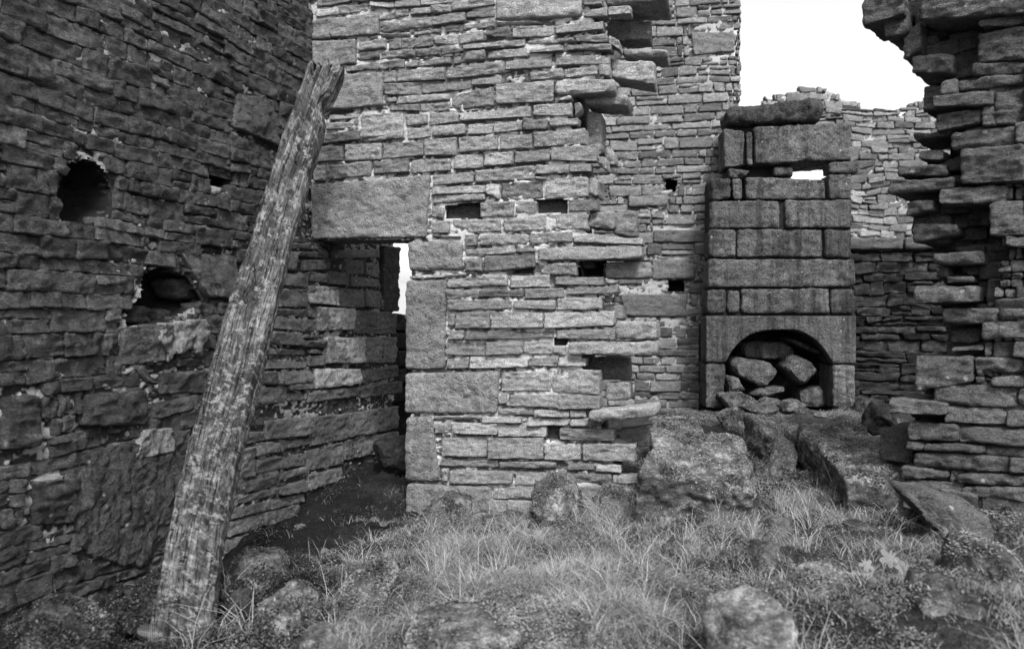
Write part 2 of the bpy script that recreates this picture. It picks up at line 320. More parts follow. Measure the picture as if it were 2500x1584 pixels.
# ------------------------------------------------------------------ middle wall
mid = thing('stone_wall', 'pale coursed stone wall with lintel doorway at its left and toothed broken right end', 'wall', (*COR, -1.6))
TR = joints('''A 150,-10,92 570,-60,32 1180,-110,0 1700,-150,-20 2230,-190,-45
A 150,105,205 420,70,175 770,48,135 | 785,32,92 1060,10,105 1370,-33,80 1830,-75,20
A 1245,98,182 1500,78,172 1740,52,147 2230,-38,62 | 885,195,240 1080,132,218 1235,115,184
A 930,270,388 1500,190,312 | 1500,190,308 1895,142,262 | 1905,132,218 2230,75,200
A 1280,372,420 1612,318,372 | 1650,332,378 1830,302,368 | 1850,292,352 2222,232,312 | 900,398,442 1250,378,432
A 640,482,602 970,450,572 | 985,455,592 1150,442,572 | 1150,450,572 1520,432,545 | 1530,420,522 1810,392,522 2110,358,482
A 640,625,722 880,592,682 | 895,602,692 1290,572,657 1600,548,642 1870,560,602 | 1880,532,597 2384,455,548
A 500,788,852 880,722,812 1180,692,787 | 1190,722,797 1330,692,775 1720,662,747 | 1738,652,747 2112,602,697
A 925,832,962 1080,822,962 | 1092,822,962 1655,782,942 | 1678,792,927 2340,702,847
A 950,988,1112 1385,955,1107 1952,922,1037 | 1962,928,1002 2310,870,985
A 950,1138,1212 1090,1128,1192 | 1102,1132,1220 1712,1082,1175 | 1000,1228,1290 1360,1215,1300 1712,1180,1285 | 1722,1102,1282 2225,1012,1232
A 300,1332,1412 660,1312,1372 | 270,1432,1522 590,1412,1482 | 680,1332,1620 1170,1302,1565 | 1190,1332,1472 1450,1322,1447 | 1462,1302,1462 1810,1292,1427
A 1820,1312,1412 2650,1218,1362
B 1358,-70,80 1570,-80,52 | 1360,130,205 1640,75,195 1910,62,165
B 225,342,442 510,312,432 | 530,312,452 1022,288,422 | 1036,308,412 1585,238,352
B 0,520,592 680,462,547 | 700,472,532 1252,432,492 | 1262,432,497 1640,387,502 1780,470,580 | 345,252,300 880,262,285
B -20,602,717 218,590,692 | 230,602,682 702,552,662 | 720,572,632 1132,532,612 | 1160,522,592 1682,510,587
B 450,712,822 990,642,792 | 1030,652,772 1662,622,742 | 730,842,942 1120,800,905 1520,772,872 | 1530,752,872 1667,742,892
B 335,987,1217 1012,932,1187 | 1060,1130,1182 1222,1112,1177
B 765,1217,1347 1222,1192,1352 | 1240,1202,1362 1330,1192,1295
B 10,1442,1577 295,1417,1552 | 310,1422,1562 642,1402,1512 | 650,1372,1522 942,1372,1507 | 960,1382,1492 1302,1367,1457
C 200,147,257 660,82,197 | 770,192,222 1165,112,177 | 1200,62,202 1490,32,165 | 1500,32,162 1897,12,145
C 160,282,467 462,262,442 | 472,242,442 912,232,432 | 925,242,422 1402,202,382 | 1412,192,382 1790,172,382 | 1805,167,352 2270,142,312
C 120,492,682 262,482,672 | 285,492,662 792,442,622 | 815,452,602 1232,417,582 | 1250,422,592 1722,412,562 | 1757,372,547 2092,352,522 | 2100,352,502 2442,332,492
C 1500,602,732 1982,562,697 | 1500,752,842 2120,712,822 2290,702,902 | 1500,845,945 2120,825,905 | 1490,952,1102 1640,985,1112
C 1480,1122,1282 1712,1132,1292 | 1730,1122,1292 2302,1112,1272 | 1500,1302,1337 1840,1312,1352 | 1880,1302,1442 2032,1292,1432
D 380,152,312 755,112,302 | 766,112,282 1382,57,242 | 556,332,472 966,292,452 | 980,282,442 1512,252,452
D 90,552,692 790,492,652 | 800,492,612 1192,472,592 | 1202,482,582 1450,462,572 | 790,630,662 930,640,672
D 400,702,902 885,672,882 | 910,642,892 1402,622,852 | 150,942,1102 547,912,1092 | 556,922,1062 812,902,1052 | 1182,892,1032 1522,867,1022
D 432,1112,1272 922,1062,1252 | 936,1062,1242 1402,1042,1242 | 145,1302,1432 702,1282,1412 | 716,1282,1412 1230,1262,1392 | 1240,1270,1392 2050,1342,1425
E 1035,162,262 1742,122,232 | 1756,142,212 2040,152,212 | 1010,292,492 1282,292,492 | 1300,262,502 2036,242,432
E 780,592,722 1642,552,692 | 1670,542,722 2242,532,712 | 760,742,882 1212,742,872 | 1222,742,862 1862,742,852
E 780,892,1052 1702,882,1022 | 1720,902,1012 2332,882,1042 | 770,1102,1272 882,1102,1262 | 890,1062,1302 1392,1062,1302 2152,1062,1302
E 790,1322,1462 1022,1332,1462 | 1032,1322,1472 2302,1332,1442 | 215,542,600 430,540,590 760,520,575 1030,500,555
F 345,372,532 872,362,552 | 556,562,682 1252,552,692 | 110,722,882 692,722,862 | 710,722,822 1462,702,802
F 580,862,1042 1232,842,1032 | 402,1070,1312 1402,1042,1262 | 570,1322,1452 1432,1312,1462
G 750,82,272 1312,92,292 | 1330,82,282 1862,72,262 2292,62,262 | 760,292,472 1082,292,467 | 1092,292,472 1930,292,452
G 1545,512,792 2257,502,802 | 1520,832,972 1642,832,962 | 1652,842,1002 2542,832,1042 | 1500,1042,1132 2012,1012,1142
G 570,1142,1202 1272,1132,1202 | 1282,1162,1242 1842,1152,1252 | 590,1242,1402 832,1242,1402 | 850,1232,1392 1492,1252,1422 | 1500,1262,1442 2192,1282,1452
H 530,142,262 722,142,282 | 165,302,432 600,292,442 | 610,302,432 1002,312,442 | 512,492,802 1202,492,842 | 600,832,1052 1212,852,1042
H 252,1052,1162 762,1072,1172 | 772,1062,1172 1002,1072,1172 | 152,1162,1292 742,1192,1292 | 772,1192,1292 1042,1172,1292 | 1042,1132,1282 1262,1132,1262
H 617,1312,1492 1412,1332,1512
I 642,150,402 1250,132,412 | 1262,152,432 2002,152,432 | 600,442,532 1402,452,552 | 1412,462,562 2172,472,562
I 642,562,732 732,562,732 | 752,582,762 1592,592,772 | 1612,592,782 2112,602,792 | 1300,792,982 1862,792,962
J 152,242,452 642,222,462 | 662,232,462 1372,232,482 | 470,482,582 822,492,592 | 842,502,602 1182,512,622
J 340,622,772 1052,642,782 | 1062,642,762 1402,652,762 | 20,805,960 420,800,980 900,790,960 1350,780,950 | 20,975,1200 420,985,1200 1000,970,1150''')
EDGE = [(-1300, 1440), (0, 1440), (75, 1465), (165, 1480), (190, 1480), (215, 1440), (235, 1385), (300, 1395), (345, 1420), (400, 1440), (430, 1425), (470, 1430), (510, 1450), (560, 1428), (610, 1500), (650, 1420),
        (670, 1400), (690, 1455), (720, 1465), (760, 1460), (800, 1485), (840, 1500), (868, 1425), (900, 1425), (905, 1455), (990, 1455), (1010, 1480), (1060, 1470), (1080, 1540), (1130, 1500), (1200, 1520), (1500, 1520)]
H_M = [onpl(MID, [tp(t, *a) for a in P]) for t, P in [('C', [(1645, 955), (2050, 925), (2050, 1112), (1660, 1112)]), ('D', [(770, 885), (1178, 885), (1160, 1050), (815, 1050)]),
       ('H', [(432, 1295), (610, 1300), (612, 1485), (412, 1480)]), ('H', [(540, 20), (740, 20), (720, 140), (530, 130)]), ('F', [(880, 330), (1240, 330), (1240, 545), (950, 540)]),
       ('E', [(1780, 430), (1990, 440), (2000, 510), (1680, 520)])]]
acc = Acc()
def okm(a, b, c, d):
    for h in H_M+[[(0, zl+.02), (ud+.3, zl+.02), (ud+.3, -2), (-.1, -2)]]:
        if hits(h, a, b, c, d, .04): return False
    X, Y = MID.topx(b, (c+d)/2); return X < np.interp(Y, [q[0] for q in EDGE], [q[1] for q in EDGE])-6
zl = MID.px(985, 588)[1]; ud = MID.px(992, 700)[0]
for qd in TR:
    stone(acc, MID, onpl(MID, qd), R.uniform(-.006, .022), .13, .0105, .010, gap=.003)
u_end = MID.px(1440, 100)[0]
courses(acc, MID, .02, u_end+.5, -1.5, 2.7, (.045, .08), (.07, .18), okm, .03, .08, (-.045, -.026), (.4, .2), wav=.008, gap=.002)
ztop = MID.px(1100, -42)[1]+.02
courses(acc, MID, .02, u_end+.05, ztop+.04, 3.6, (.07, .11), (.15, .45), lambda a, b, c, d: b < u_end+.2, .04)
# footing courses hidden by the turf
courses(acc, MID, 1.25, u_end, -1.75, -1.42, (.1, .14), (.2, .45), lambda a, b, c, d: True, .04)
acc.build('coursed_stonework', M_MID, mid, amp=.8)
def mid_keep(u, z):
    p = MID.to(u, z, np.zeros_like(u)); X = CX+FP*p[..., 0]/p[..., 1]; Y = CY-FP*p[..., 2]/p[..., 1]
    e = np.interp(Y, [a for a, b in EDGE], [b for a, b in EDGE])
    door = (X < 1000) & (Y > 585)
    return (X < e-8) & ~door
mortar(MID, -.4, u_end+.35, -1.75, 3.6, .011, -.04, -.016, .0, MO_MID, mid, mid_keep, holes=H_M)
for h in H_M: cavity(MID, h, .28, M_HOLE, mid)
def dressed(acc, pl, tg, pts, w, dep, mat, root, name, step=.014, r=.018, tone=.5, label=None, back=True, amp=1.0, tilt=(0, 0), bed=1.1, gap=.004, wpx=0):
    a = Acc(); stone(a, pl, onpl(pl, [tp(tg, *p) for p in pts], wpx), w, dep, step, r, tone, back=back, gap=gap, tilt=tilt)
    o = a.build(name, mat, root, amp=amp, bed=bed)
    if label: o['label'] = label
    return o
dressed(None, MID, 'C', [(98, 712), (1487, 604), (1428, 1338), (98, 1362)], .018, .5, M_DRESS, mid, 'door_lintel', r=.022, tone=.55)
for P_, t_ in (([(198, 48), (1008, 38), (1002, 470), (208, 492)], .5), ([(172, 606), (768, 584), (738, 1895), (160, 1905)], .3)):
    dressed(None, MID, 'E', P_, .014, .42, M_DRESS, mid, 'jamb_stone', r=.03, tone=t_)
dressed(None, MID, 'G', [(160, 528), (1518, 490), (1490, 1122), (160, 1118)], .016, .42, M_DRESS, mid, 'jamb_stone', r=.025, tone=.6)
dressed(None, MID, 'I', [(150, -130), (520, -140), (628, 742), (145, 742)], .014, .42, M_DRESS, mid, 'jamb_stone', r=.035, tone=.45)
dressed(None, MID, 'I', [(160, 760), (1300, 785), (1330, 1130), (150, 1420)], .02, .42, M_DRESS, mid, 'jamb_stone', r=.04, tone=.5)
for P_, t_, tg in (([(108, 250), (330, 205), (330, 455), (108, 480)], .35, 'A'), ([(250, 225), (890, 150), (890, 412), (330, 452)], .45, 'A'), ([(108, 482), (625, 460), (620, 748), (108, 800)], .35, 'A'), ([(108, 885), (930, 832), (930, 1238), (108, 1310)], .5, 'A'),
               ([(335, -45), (1347, -85), (1342, 198), (335, 242)], .7, 'B')):
    dressed(None, MID, tg, P_, .025, .3, M_MID, mid, 'large_stone', r=.02, tone=t_)
PROJ = [('B', 1590, 2350, -60, -80, 48, 12, -.03, .45, .5), ('B', 1620, 2150, 230, 230, 480, 470, -.3, .2, .2), ('B', 1800, 2340, 545, 585, 640, 665, -.2, .3, .6), ('B', 1682, 2185, 690, 692, 905, 985, -.12, .3, .7),
        ('B', 1020, 1722, 915, 905, 1105, 1072, .04, .3, .7), ('B', 1350, 1880, 1125, 1095, 1210, 1240, -.1, .35, .6), ('D', 1380, 1570, -160, -120, 370, 370, -.2, .25, .35), ('D', 1600, 1730, 260, 310, 470, 500, -.2, .2, .5), ('D', 1500, 1630, 375, 385, 470, 560, -.05, .25, .5),
        ('D', 1400, 1530, 600, 640, 850, 860, -.08, .3, .55), ('D', 1400, 1720, 1045, 1015, 1215, 1240, -.06, .3, .5), ('D', 1700, 1975, 1000, 1015, 1310, 1330, -.2, .25, .3),
        ('F', 288, 1820, 140, 95, 335, 308, .035, .35, .5), ('F', 1240, 1935, 345, 340, 590, 580, -.1, .35, .4), ('F', 1262, 1370, 840, 850, 925, 925, -.12, .2, .6), ('F', 1380, 1470, 820, 820, 930, 935, -.15, .2, .3),
        ('F', 1250, 1535, 935, 955, 1175, 1185, -.12, .25, .4), ('F', 1412, 2025, 1195, 1200, 1462, 1472, .01, .35, .6), ('H', 742, 2035, 75, 62, 266, 285, .035, .38, .6),
        ('H', 1010, 1640, 290, 290, 640, 640, -.34, .2, .1), ('H', 1255, 1635, 662, 648, 930, 938, -.1, .25, .6), ('H', 1020, 2020, 1075, 995, 1265, 1160, .14, .45, .8), ('H', 1400, 2000, 1345, 1260, 1620, 1600, -.18, .3, .2)]  # last value is tone: cavity shade put into the deep-set stones
for tg, x0, x1, a, b, c, d, wf, dp, tn in PROJ:
    q = onpl(MID, [tp(tg, x0, a), tp(tg, x1, b), tp(tg, x1, d), tp(tg, x0, c)], wf); A_ = Acc()
    stone(A_, MID, q, wf, dp, .016, .024, tn, back=True, gap=.003, taper=.08); A_.build('projecting_stone', M_MID, mid, amp=1.2)
# rubble heart of the wall behind the broken end, and the far leaf
acc = Acc(); z = -1.6
while z < 3.6:
    h = R.uniform(.09, .16); Y = CY-FP*(z+h/2)/6.4; e = MID.px(np.interp(Y, [a for a, b in EDGE], [b for a, b in EDGE]), CY)[0]
    for wv in (-.16, -.3, -.44):
        L = R.uniform(.25, .4); x1 = e-.06+R.uniform(-.1, .07)
        stone(acc, MID, [(x1-L, z+h), (x1, z+h), (x1, z), (x1-L, z)], wv, .15, .03, .025, R.uniform(.1, .6), back=True)
    z += h
acc.build('rubble_core', M_CORE, mid)
zl = MID.px(985, 588)[1]; ud = MID.px(992, 700)[0]
for nm, poly in (('wall_core', [(ud+.05, -1.8), (u_end-.12, -1.8), (u_end-.12, 3.55), (ud+.05, 3.55)]), ('wall_core', [(-.5, zl+.16), (ud+.05, zl+.16), (ud+.05, 3.55), (-.5, 3.55)])):
    slab(MID, poly, -.075, -.55, M_CORE, mid, nm)
# the hidden core must not show in the holes: holes are shallower than their lining, so cut by keeping linings proud
# ------------------------------------------------------------------ left wall
left = thing('stone_wall', 'dark mossy coursed stone wall behind the leaning timber, with two ragged holes', 'wall', (-2.4, 4.6, -1.6))
TL_ = joints('''U 400,120,177 610,112,182 740,178,262 | 345,192,372 450,190,372 | 455,190,242 735,202,267 | 510,267,372 742,267,362
U 335,387,502 577,382,522 | 590,387,467 730,387,482 | 742,362,492 902,382,502 | 872,272,402 1062,262,402 | 1072,292,402 1192,292,442 | 932,412,512 1192,442,512 | 1062,532,692 1192,542,702
U 780,180,265 1180,175,255 | 1195,180,470 1322,180,480 | 1195,475,720 1318,485,725
U 290,522,692 552,532,692 | 566,492,657 800,512,680 | 802,512,692 1052,532,702 | 255,697,762 552,702,782 | 562,662,782 628,702,792 | 632,682,902 942,702,892 | 956,712,932 1330,742,932
U 240,772,882 496,792,902 | 506,792,912 616,802,902 | 200,902,1022 490,912,1032 | 500,932,967 702,932,972 | 500,982,1042 712,982,1057 | 722,952,1192 1036,952,1192 | 1042,952,1192 1345,952,1182
U 165,1042,1117 290,1052,1117 | 300,1052,1117 542,1072,1117 | 570,1067,1105 702,1067,1105 | 150,1142,1242 547,1142,1232 | 556,1122,1217 702,1112,1212
U 70,1252,1382 265,1262,1382 | 275,1262,1382 602,1232,1352 | 612,1232,1422 1002,1232,1372 | 1012,1252,1372 1340,1202,1310
U 40,1402,1560 362,1392,1545 | 372,1372,1432 602,1362,1412 | 372,1442,1532 542,1442,1512 | 552,1432,1545 1012,1392,1482 | 1022,1382,1502 1400,1342,1452
V 1100,518,582 1232,508,560 | 1240,462,556 1452,442,530 | 1456,442,582 1622,428,548 | 1630,425,545 1850,392,500
V 1080,596,742 1182,582,722 | 1186,562,632 1302,562,612 | 1306,562,612 1452,540,572 | 1190,642,712 1424,612,672 | 1430,602,702 1600,562,666 | 1610,555,650 1850,510,600
V 1080,748,812 1310,712,768 | 1314,702,752 1432,675,708 | 1080,820,862 1300,775,812 1430,735,795 | 1080,870,930 1260,835,880 1420,800,840 | 1060,940,1010 1230,890,960 1400,845,900
V 1440,715,790 1600,675,740 | 1040,1020,1090 1220,970,1040 1380,905,990''')
acc = Acc()
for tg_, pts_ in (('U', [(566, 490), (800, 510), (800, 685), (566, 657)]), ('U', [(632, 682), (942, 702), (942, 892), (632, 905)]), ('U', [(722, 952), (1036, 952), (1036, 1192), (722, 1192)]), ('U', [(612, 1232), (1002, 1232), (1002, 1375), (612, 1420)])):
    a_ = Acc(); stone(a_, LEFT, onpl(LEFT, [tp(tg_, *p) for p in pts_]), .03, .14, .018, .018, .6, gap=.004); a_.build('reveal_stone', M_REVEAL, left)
a_ = Acc(); stone(a_, LEFT, onpl(LEFT, [tp('U', *p) for p in ((1195, 150), (1322, 160), (1320, 728), (1200, 725))]), .05, .3, .02, .02, .3, gap=.002, back=True); a_.build('window_post', M_LEFT, left)
for qd in TL_:
    stone(acc, LEFT, onpl(LEFT, qd), R.uniform(-.005, .022), .13, .016, .014, R.uniform(.3, .9), gap=.004)
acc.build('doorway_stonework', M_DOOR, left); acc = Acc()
def dp(*pts): return [(x*1.0382, y*1.0382) for x, y in pts]
HL = [dp((165, 385), (215, 372), (250, 400), (270, 440), (262, 490), (225, 525), (150, 520), (145, 450)), dp((345, 645), (372, 630), (400, 628), (450, 650), (485, 705), (455, 722), (425, 740), (395, 762), (340, 772), (300, 762), (308, 722), (335, 700)), dp((500, 412), (555, 425), (550, 452), (495, 436)), dp((268, 548), (325, 552), (322, 574), (290, 566))]
H_L = [onpl(LEFT, p) for p in HL]
BIG = [(dp((560, 215), (640, 235), (652, 345), (545, 300)), .9), (dp((345, 585), (415, 590), (410, 632), (345, 625)), .9), (dp((425, 590), (555, 600), (560, 700), (490, 702)), .95), (dp((195, 925), (350, 915), (345, 1000), (190, 1005)), .3),
       (dp((75, 1130), (182, 1120), (180, 1230), (80, 1240)), .05), (dp((5, 930), (95, 925), (95, 1050), (5, 1060)), .25), (dp((285, 770), (400, 760), (395, 850), (285, 862)), .7), (dp((375, 875), (500, 868), (490, 925), (375, 930)), .4), (dp((335, 850), (370, 905), (345, 900), (325, 870)), .6)]
BIGQ = [onpl(LEFT, p) for p, t in BIG]
for q, (p, t) in zip(BIGQ, BIG): stone(acc, LEFT, q, .02, .15, .018, .02, t, gap=.004)
blk = [np.array(h) for h in H_L+BIGQ]
BEAMX = ([120, 560, 760, 1080, 1480], [762, 655, 590, 520, 450])
def okl(a, b, c, d):
    for h in blk:
        if hits(h, a, b, c, d): return False
    X, Y = LEFT.topx((a+b)/2, (c+d)/2)
    if (a+b)/2 > -.02: return False
    return X < np.interp(Y/1.0382, *BEAMX)*1.0382 or Y < 150*1.038
courses(acc, LEFT, -4.6, .3, -1.75, 3.6, (.075, .135), (.14, .42), okl, .018, .13, (-.010, .018), (.5, .22), wav=.014, gap=.0015, r=.012, tl=.008)
def okh(a, b, c, d):
    for h in H_L:
        if hits(h, a, b, c, d, .04): return False
    return b < .0 or (b < ue and d < LEFT.px(930, 604)[1]+.1)
ue = LEFT.px(966, 800)[0]
courses(acc, LEFT, -4.6, ue, -1.75, 3.6, (.05, .09), (.08, .2), okh, .03, .1, (-.042, -.024), (.45, .2), wav=.01, gap=.002)
# coarser behind the camera
courses(acc, LEFT, -9, -4.6, -1.75, 3.0, (.14, .2), (.3, .6), lambda *a: True, .09, .13)
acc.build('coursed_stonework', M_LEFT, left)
ue = LEFT.px(966, 800)[0]; zs_ = LEFT.px(966, 765)[1]
def lk(u, z): return (u < .14) | ((u < ue-.02) & (z < LEFT.px(930, 604)[1]+.25))
for P_, w_ in ((dp((402, 655), (450, 655), (478, 703), (420, 708)), -.09), (dp((318, 722), (360, 715), (362, 765), (308, 762)), -.12), (dp((366, 728), (410, 725), (400, 758), (368, 762)), -.15)):
    stone(acc, LEFT, onpl(LEFT, P_, w_), w_, .2, .018, .025, .25, back=True)
acc.build('stones_in_the_hole', M_LEFT, left, amp=1.5); acc = Acc()
mortar(LEFT, -4.6, ue+.0, -1.8, 3.6, .016, -.035, -.013, .2, MO_LEFT, left, lk, holes=H_L)
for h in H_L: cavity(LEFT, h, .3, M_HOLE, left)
slab(LEFT, [(-9, -1.9), (ue-.03, -1.9), (ue-.03, LEFT.px(930, 604)[1]+.25), (.0, LEFT.px(930, 604)[1]+.25), (.0, 3.58), (-9, 3.0)], -.36, -.75, M_CORE, left, 'wall_core')
acc = Acc()   # low rubble past the end jamb
for k in range(5):
    z = zs_-.16-k*.2; stone(acc, LEFT, [(ue, z+.17), (ue+.5, z+.15), (ue+.5, z-.03), (ue, z-.03)], -.03-.02*k, .5, .03, .02, .2, back=True)
stone(acc, LEFT, [(ue+.5, zs_-.05), (ue+1.6, zs_-.1), (ue+1.6, -1.9), (ue+.5, -1.9)], -.05, .5, .06, .02, .2, back=True)
acc.build('broken_sill', M_SOOT_SHADE, left)
# patch of old render, a flake of plaster
def patch(pl, poly, w, mat, root, name, label=None, th=.02):
    q = np.array(poly); a0, a1, b0, b1 = q[:, 0].min(), q[:, 0].max(), q[:, 1].min(), q[:, 1].max(); st = .012
    us = np.arange(a0, a1+st, st); zs = np.arange(b0, b1+st, st); U, Z = np.meshgrid(us, zs, indexing='ij'); s = np.stack([U.ravel(), Z.ravel(), np.zeros(U.size)], 1)
    V = pl.to(U.ravel(), Z.ravel(), w+vn(s*7)*.014+vn(s*26)*.012+np.abs(vn(s*13+4))*.015+vn(s*60)*.006); nz = len(zs)
    a, b = np.meshgrid(np.arange(len(us)-1), np.arange(len(zs)-1), indexing='ij'); a = a.ravel(); b = b.ravel()
    cu = us[a]+st/2; cz = zs[b]+st/2; jj = np.stack([cu, cz, cu*0], 1); m = in_poly(poly, cu+vn(jj*12)*.04, cz+vn(jj*12+9)*.04)
    Q = np.stack([a*nz+b, (a+1)*nz+b, (a+1)*nz+b+1, a*nz+b+1], 1)[m]; u, inv = np.unique(Q, return_inverse=True); inv = inv.reshape(Q.shape)
    V = V[u]; nV = len(V); Vb = V-np.append(pl.n, 0)*(th+.04)
    e = {}
    for f in inv:
        for i in range(4):
            k = (f[i], f[(i+1) % 4]); r_ = (k[1], k[0])
            if r_ in e: del e[r_]
            else: e[k] = 1
    S = np.array([(k[1], k[0], k[0]+nV, k[1]+nV) for k in e])
    o = mesh_obj(name, np.vstack([V, Vb])-np.array(root.location), np.vstack([inv, S]), mat, root)
    if label: o['label'] = label
    return o
M_PLAS = m_stone('old_plaster', .14, var=.1, bed=1, stain=.4, pits=0, bump=.5)
M_REND = m_stone('crumbling_render', .09, var=.1, bed=1, stain=.6, lichen=.5, moss=.5, mossc=.03, bump=1.4)
patch(LEFT, onpl(LEFT, dp((380, 765), (470, 750), (478, 790), (465, 835), (440, 800), (385, 850), (360, 800))), .035, M_PLAS, left, 'plaster_patch', 'pale plaster flake beside the leaning timber')
patch(LEFT, onpl(LEFT, dp((200, 1080), (290, 1045), (420, 1050), (425, 1230), (330, 1330), (200, 1300), (150, 1200))), .022, M_REND, left, 'crumbling_render')
patch(LEFT, onpl(LEFT, dp((330, 1010), (400, 995), (400, 1060), (300, 1075))), .03, M_PLAS, left, 'plaster_patch')

# ------------------------------------------------------------------ back wall, the low wall and the gable
back = thing('stone_wall', 'tall wall of small stones in pale mortar, just left of the chimney', 'wall', (2.0, 9.9, -1.4))
Bk = [(-900, 1796), (288, 1796), (292, 1764), (1100, 1764)]
def okb(a, b, c, d):
    X, Y = BACK.topx(b, (c+d)/2); X0, _ = BACK.topx(a, (c+d)/2)
    return X < np.interp(Y, [p[0] for p in Bk], [p[1] for p in Bk])+16 and X0 > 1150
HB = [onpl(BACK, [tp('L', *p) for p in P]) for P in ([(440, 1300), (520, 1300), (515, 1360), (440, 1355)], [(425, 825), (485, 840), (480, 890), (425, 880)])]
acc = Acc(); BGQ = [onpl(BACK, [tp('L', *p) for p in P]) for P in ([(545, 150), (752, 150), (755, 240), (560, 260)], [(215, 1365), (530, 1370), (530, 1475), (240, 1475)], [(365, 1205), (565, 1205), (565, 1300), (365, 1300)], [(255, 910), (440, 905), (440, 960), (255, 965)], [(370, 1070), (630, 1070), (630, 1130), (370, 1130)])]
for q in BGQ: stone(acc, BACK, q, .02, .15, .025, .02, R.uniform(.3, .5))
blk = [np.array(h) for h in HB+BGQ]
def okb2(a, b, c, d):
    if not okb(a, b, c, d): return False
    for h in blk:
        if a < h[:, 0].max()-.02 and b > h[:, 0].min()+.02 and c < h[:, 1].max()-.02 and d > h[:, 1].min()+.02: return False
    return True
courses(acc, BACK, -2.2, .5, -1.3, 4.6, (.05, .09), (.08, .2), okb2, .035, .08, (-.034, -.018), (.5, .25), gap=.003)
courses(acc, BACK, -3.2, .5, -1.3, 5.2, (.085, .15), (.13, .42), okb2, .026, .12, (-.004, .016), (.5, .28), wav=.008, gap=.007)
acc.build('coursed_stonework', M_BACK, back, amp=.8)
def bk(u, z):
    p = BACK.to(u, z, np.zeros_like(u)); X = CX+FP*p[..., 0]/p[..., 1]; Y = CY-FP*p[..., 2]/p[..., 1]
    return X < np.interp(Y, [q[0] for q in Bk], [q[1] for q in Bk])-3
mortar(BACK, -3.2, .5, -1.4, 5.2, .02, -.035, -.012, .0, MO_BACK, back, bk, holes=HB)
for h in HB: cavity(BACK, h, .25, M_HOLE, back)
zb = BACK.px(1764, 290)[1]
slab(BACK, [(-3.2, -1.5), (BACK.px(1762, 800)[0], -1.5), (BACK.px(1762, 290)[0], zb), (BACK.px(1792, 200)[0], zb), (BACK.px(1792, 200)[0], 5.2), (-3.2, 5.2)], -.3, -.7, M_CORE, back, 'wall_core')
slab(BACK, [(BACK.px(1762, 290)[0]-.25, -1.5), (BACK.px(1760, 290)[0], -1.5), (BACK.px(1760, 290)[0], zb), (BACK.px(1790, 200)[0], zb), (BACK.px(1790, 200)[0], 5.2), (BACK.px(1762, 290)[0]-.25, 5.2)], -.02, -.3, M_BACK, back, 'wall_end')

low = thing('stone_wall', 'dark low wall under a flat ledge, right of the fireplace', 'wall', (4.3, 9.4, -1.4))
ul0, ul1 = BACK.px(2080, 700)[0], BACK.px(2600, 700)[0]; zt = BACK.px(2160, 598)[1]
acc = Acc(); courses(acc, BACK, ul0-.3, ul1, -1.4, zt-.05, (.08, .15), (.15, .5), lambda a, b, c, d: True, .03, .14, (-.02, .04), (.5, .3), jit=.018)
acc.build('coursed_stonework', M_SOOT_SHADE, low, amp=1.8)
acc = Acc(); 
for k, (a, b) in enumerate(((-.3, .55), (.56, 1.1), (1.11, 2.2))): stone(acc, BACK, [(ul0+a, zt+.07), (ul0+b, zt+.08), (ul0+b, zt-.06), (ul0+a, zt-.06)], .1, .5, .03, .03, .5, back=True)
acc.build('ledge', M_RIGHT, low)
slab(BACK, [(ul0-.3, -1.5), (ul1, -1.5), (ul1, zt-.05), (ul0-.3, zt-.05)], -.03, -.45, M_SOOT_SHADE, low, 'wall_core')

gab = thing('stone_wall', 'ruined gable of thin stones against the sky beyond the chimney, stepped ragged top', 'wall', (4.5, 14.5, -1.4))
GT = [(1690, 262), (1800, 262), (1880, 235), (1960, 212), (1990, 210), (2030, 218), (2060, 240), (2095, 245), (2110, 265), (2140, 272), (2160, 262), (2190, 258), (2200, 276), (2215, 268), (2225, 245), (2260, 240), (2262, 215), (2330, 212), (2600, 205)]
def gtop(X): return np.interp(X, [a for a, b in GT], [b for a, b in GT])
GH = [(1930, 425), (2035, 425), (2035, 448), (1930, 448)]
def gap_px(X, Y): return (X > 1915) & (X < 2050) & (Y > 405) & (Y < 465)
def okg(a, b, c, d):
    X0, Y0 = GABLE.topx(a, d); X1, Y1 = GABLE.topx(b, c)
    return Y0 > gtop((X0+X1)/2)-2 and X0 > 1850 and not (X1 > 1915 and X0 < 2050 and Y1 > 403 and Y0 < 467)
acc = Acc(); g0, g1 = GABLE.px(1840, 500)[0], GABLE.px(2560, 500)[0]
courses(acc, GABLE, g0, g1, .5, 4.4, (.085, .15), (.14, .4), okg, .04, .15, (-.02, .04), (.5, .3), wav=.03, gap=.005, jit=.022)
acc.build('coursed_stonework', M_GABLE, gab)
def gk(u, z):
    p = GABLE.to(u, z, np.zeros_like(u)); X = CX+FP*p[..., 0]/p[..., 1]; Y = CY-FP*p[..., 2]/p[..., 1]
    return (Y > gtop(X)+6) & ~gap_px(X, Y) & (X > 1860)
mortar(GABLE, g0, g1, -1.6, 4.4, .035, -.08, -.01, .1, MO_BACK, gab, gk)

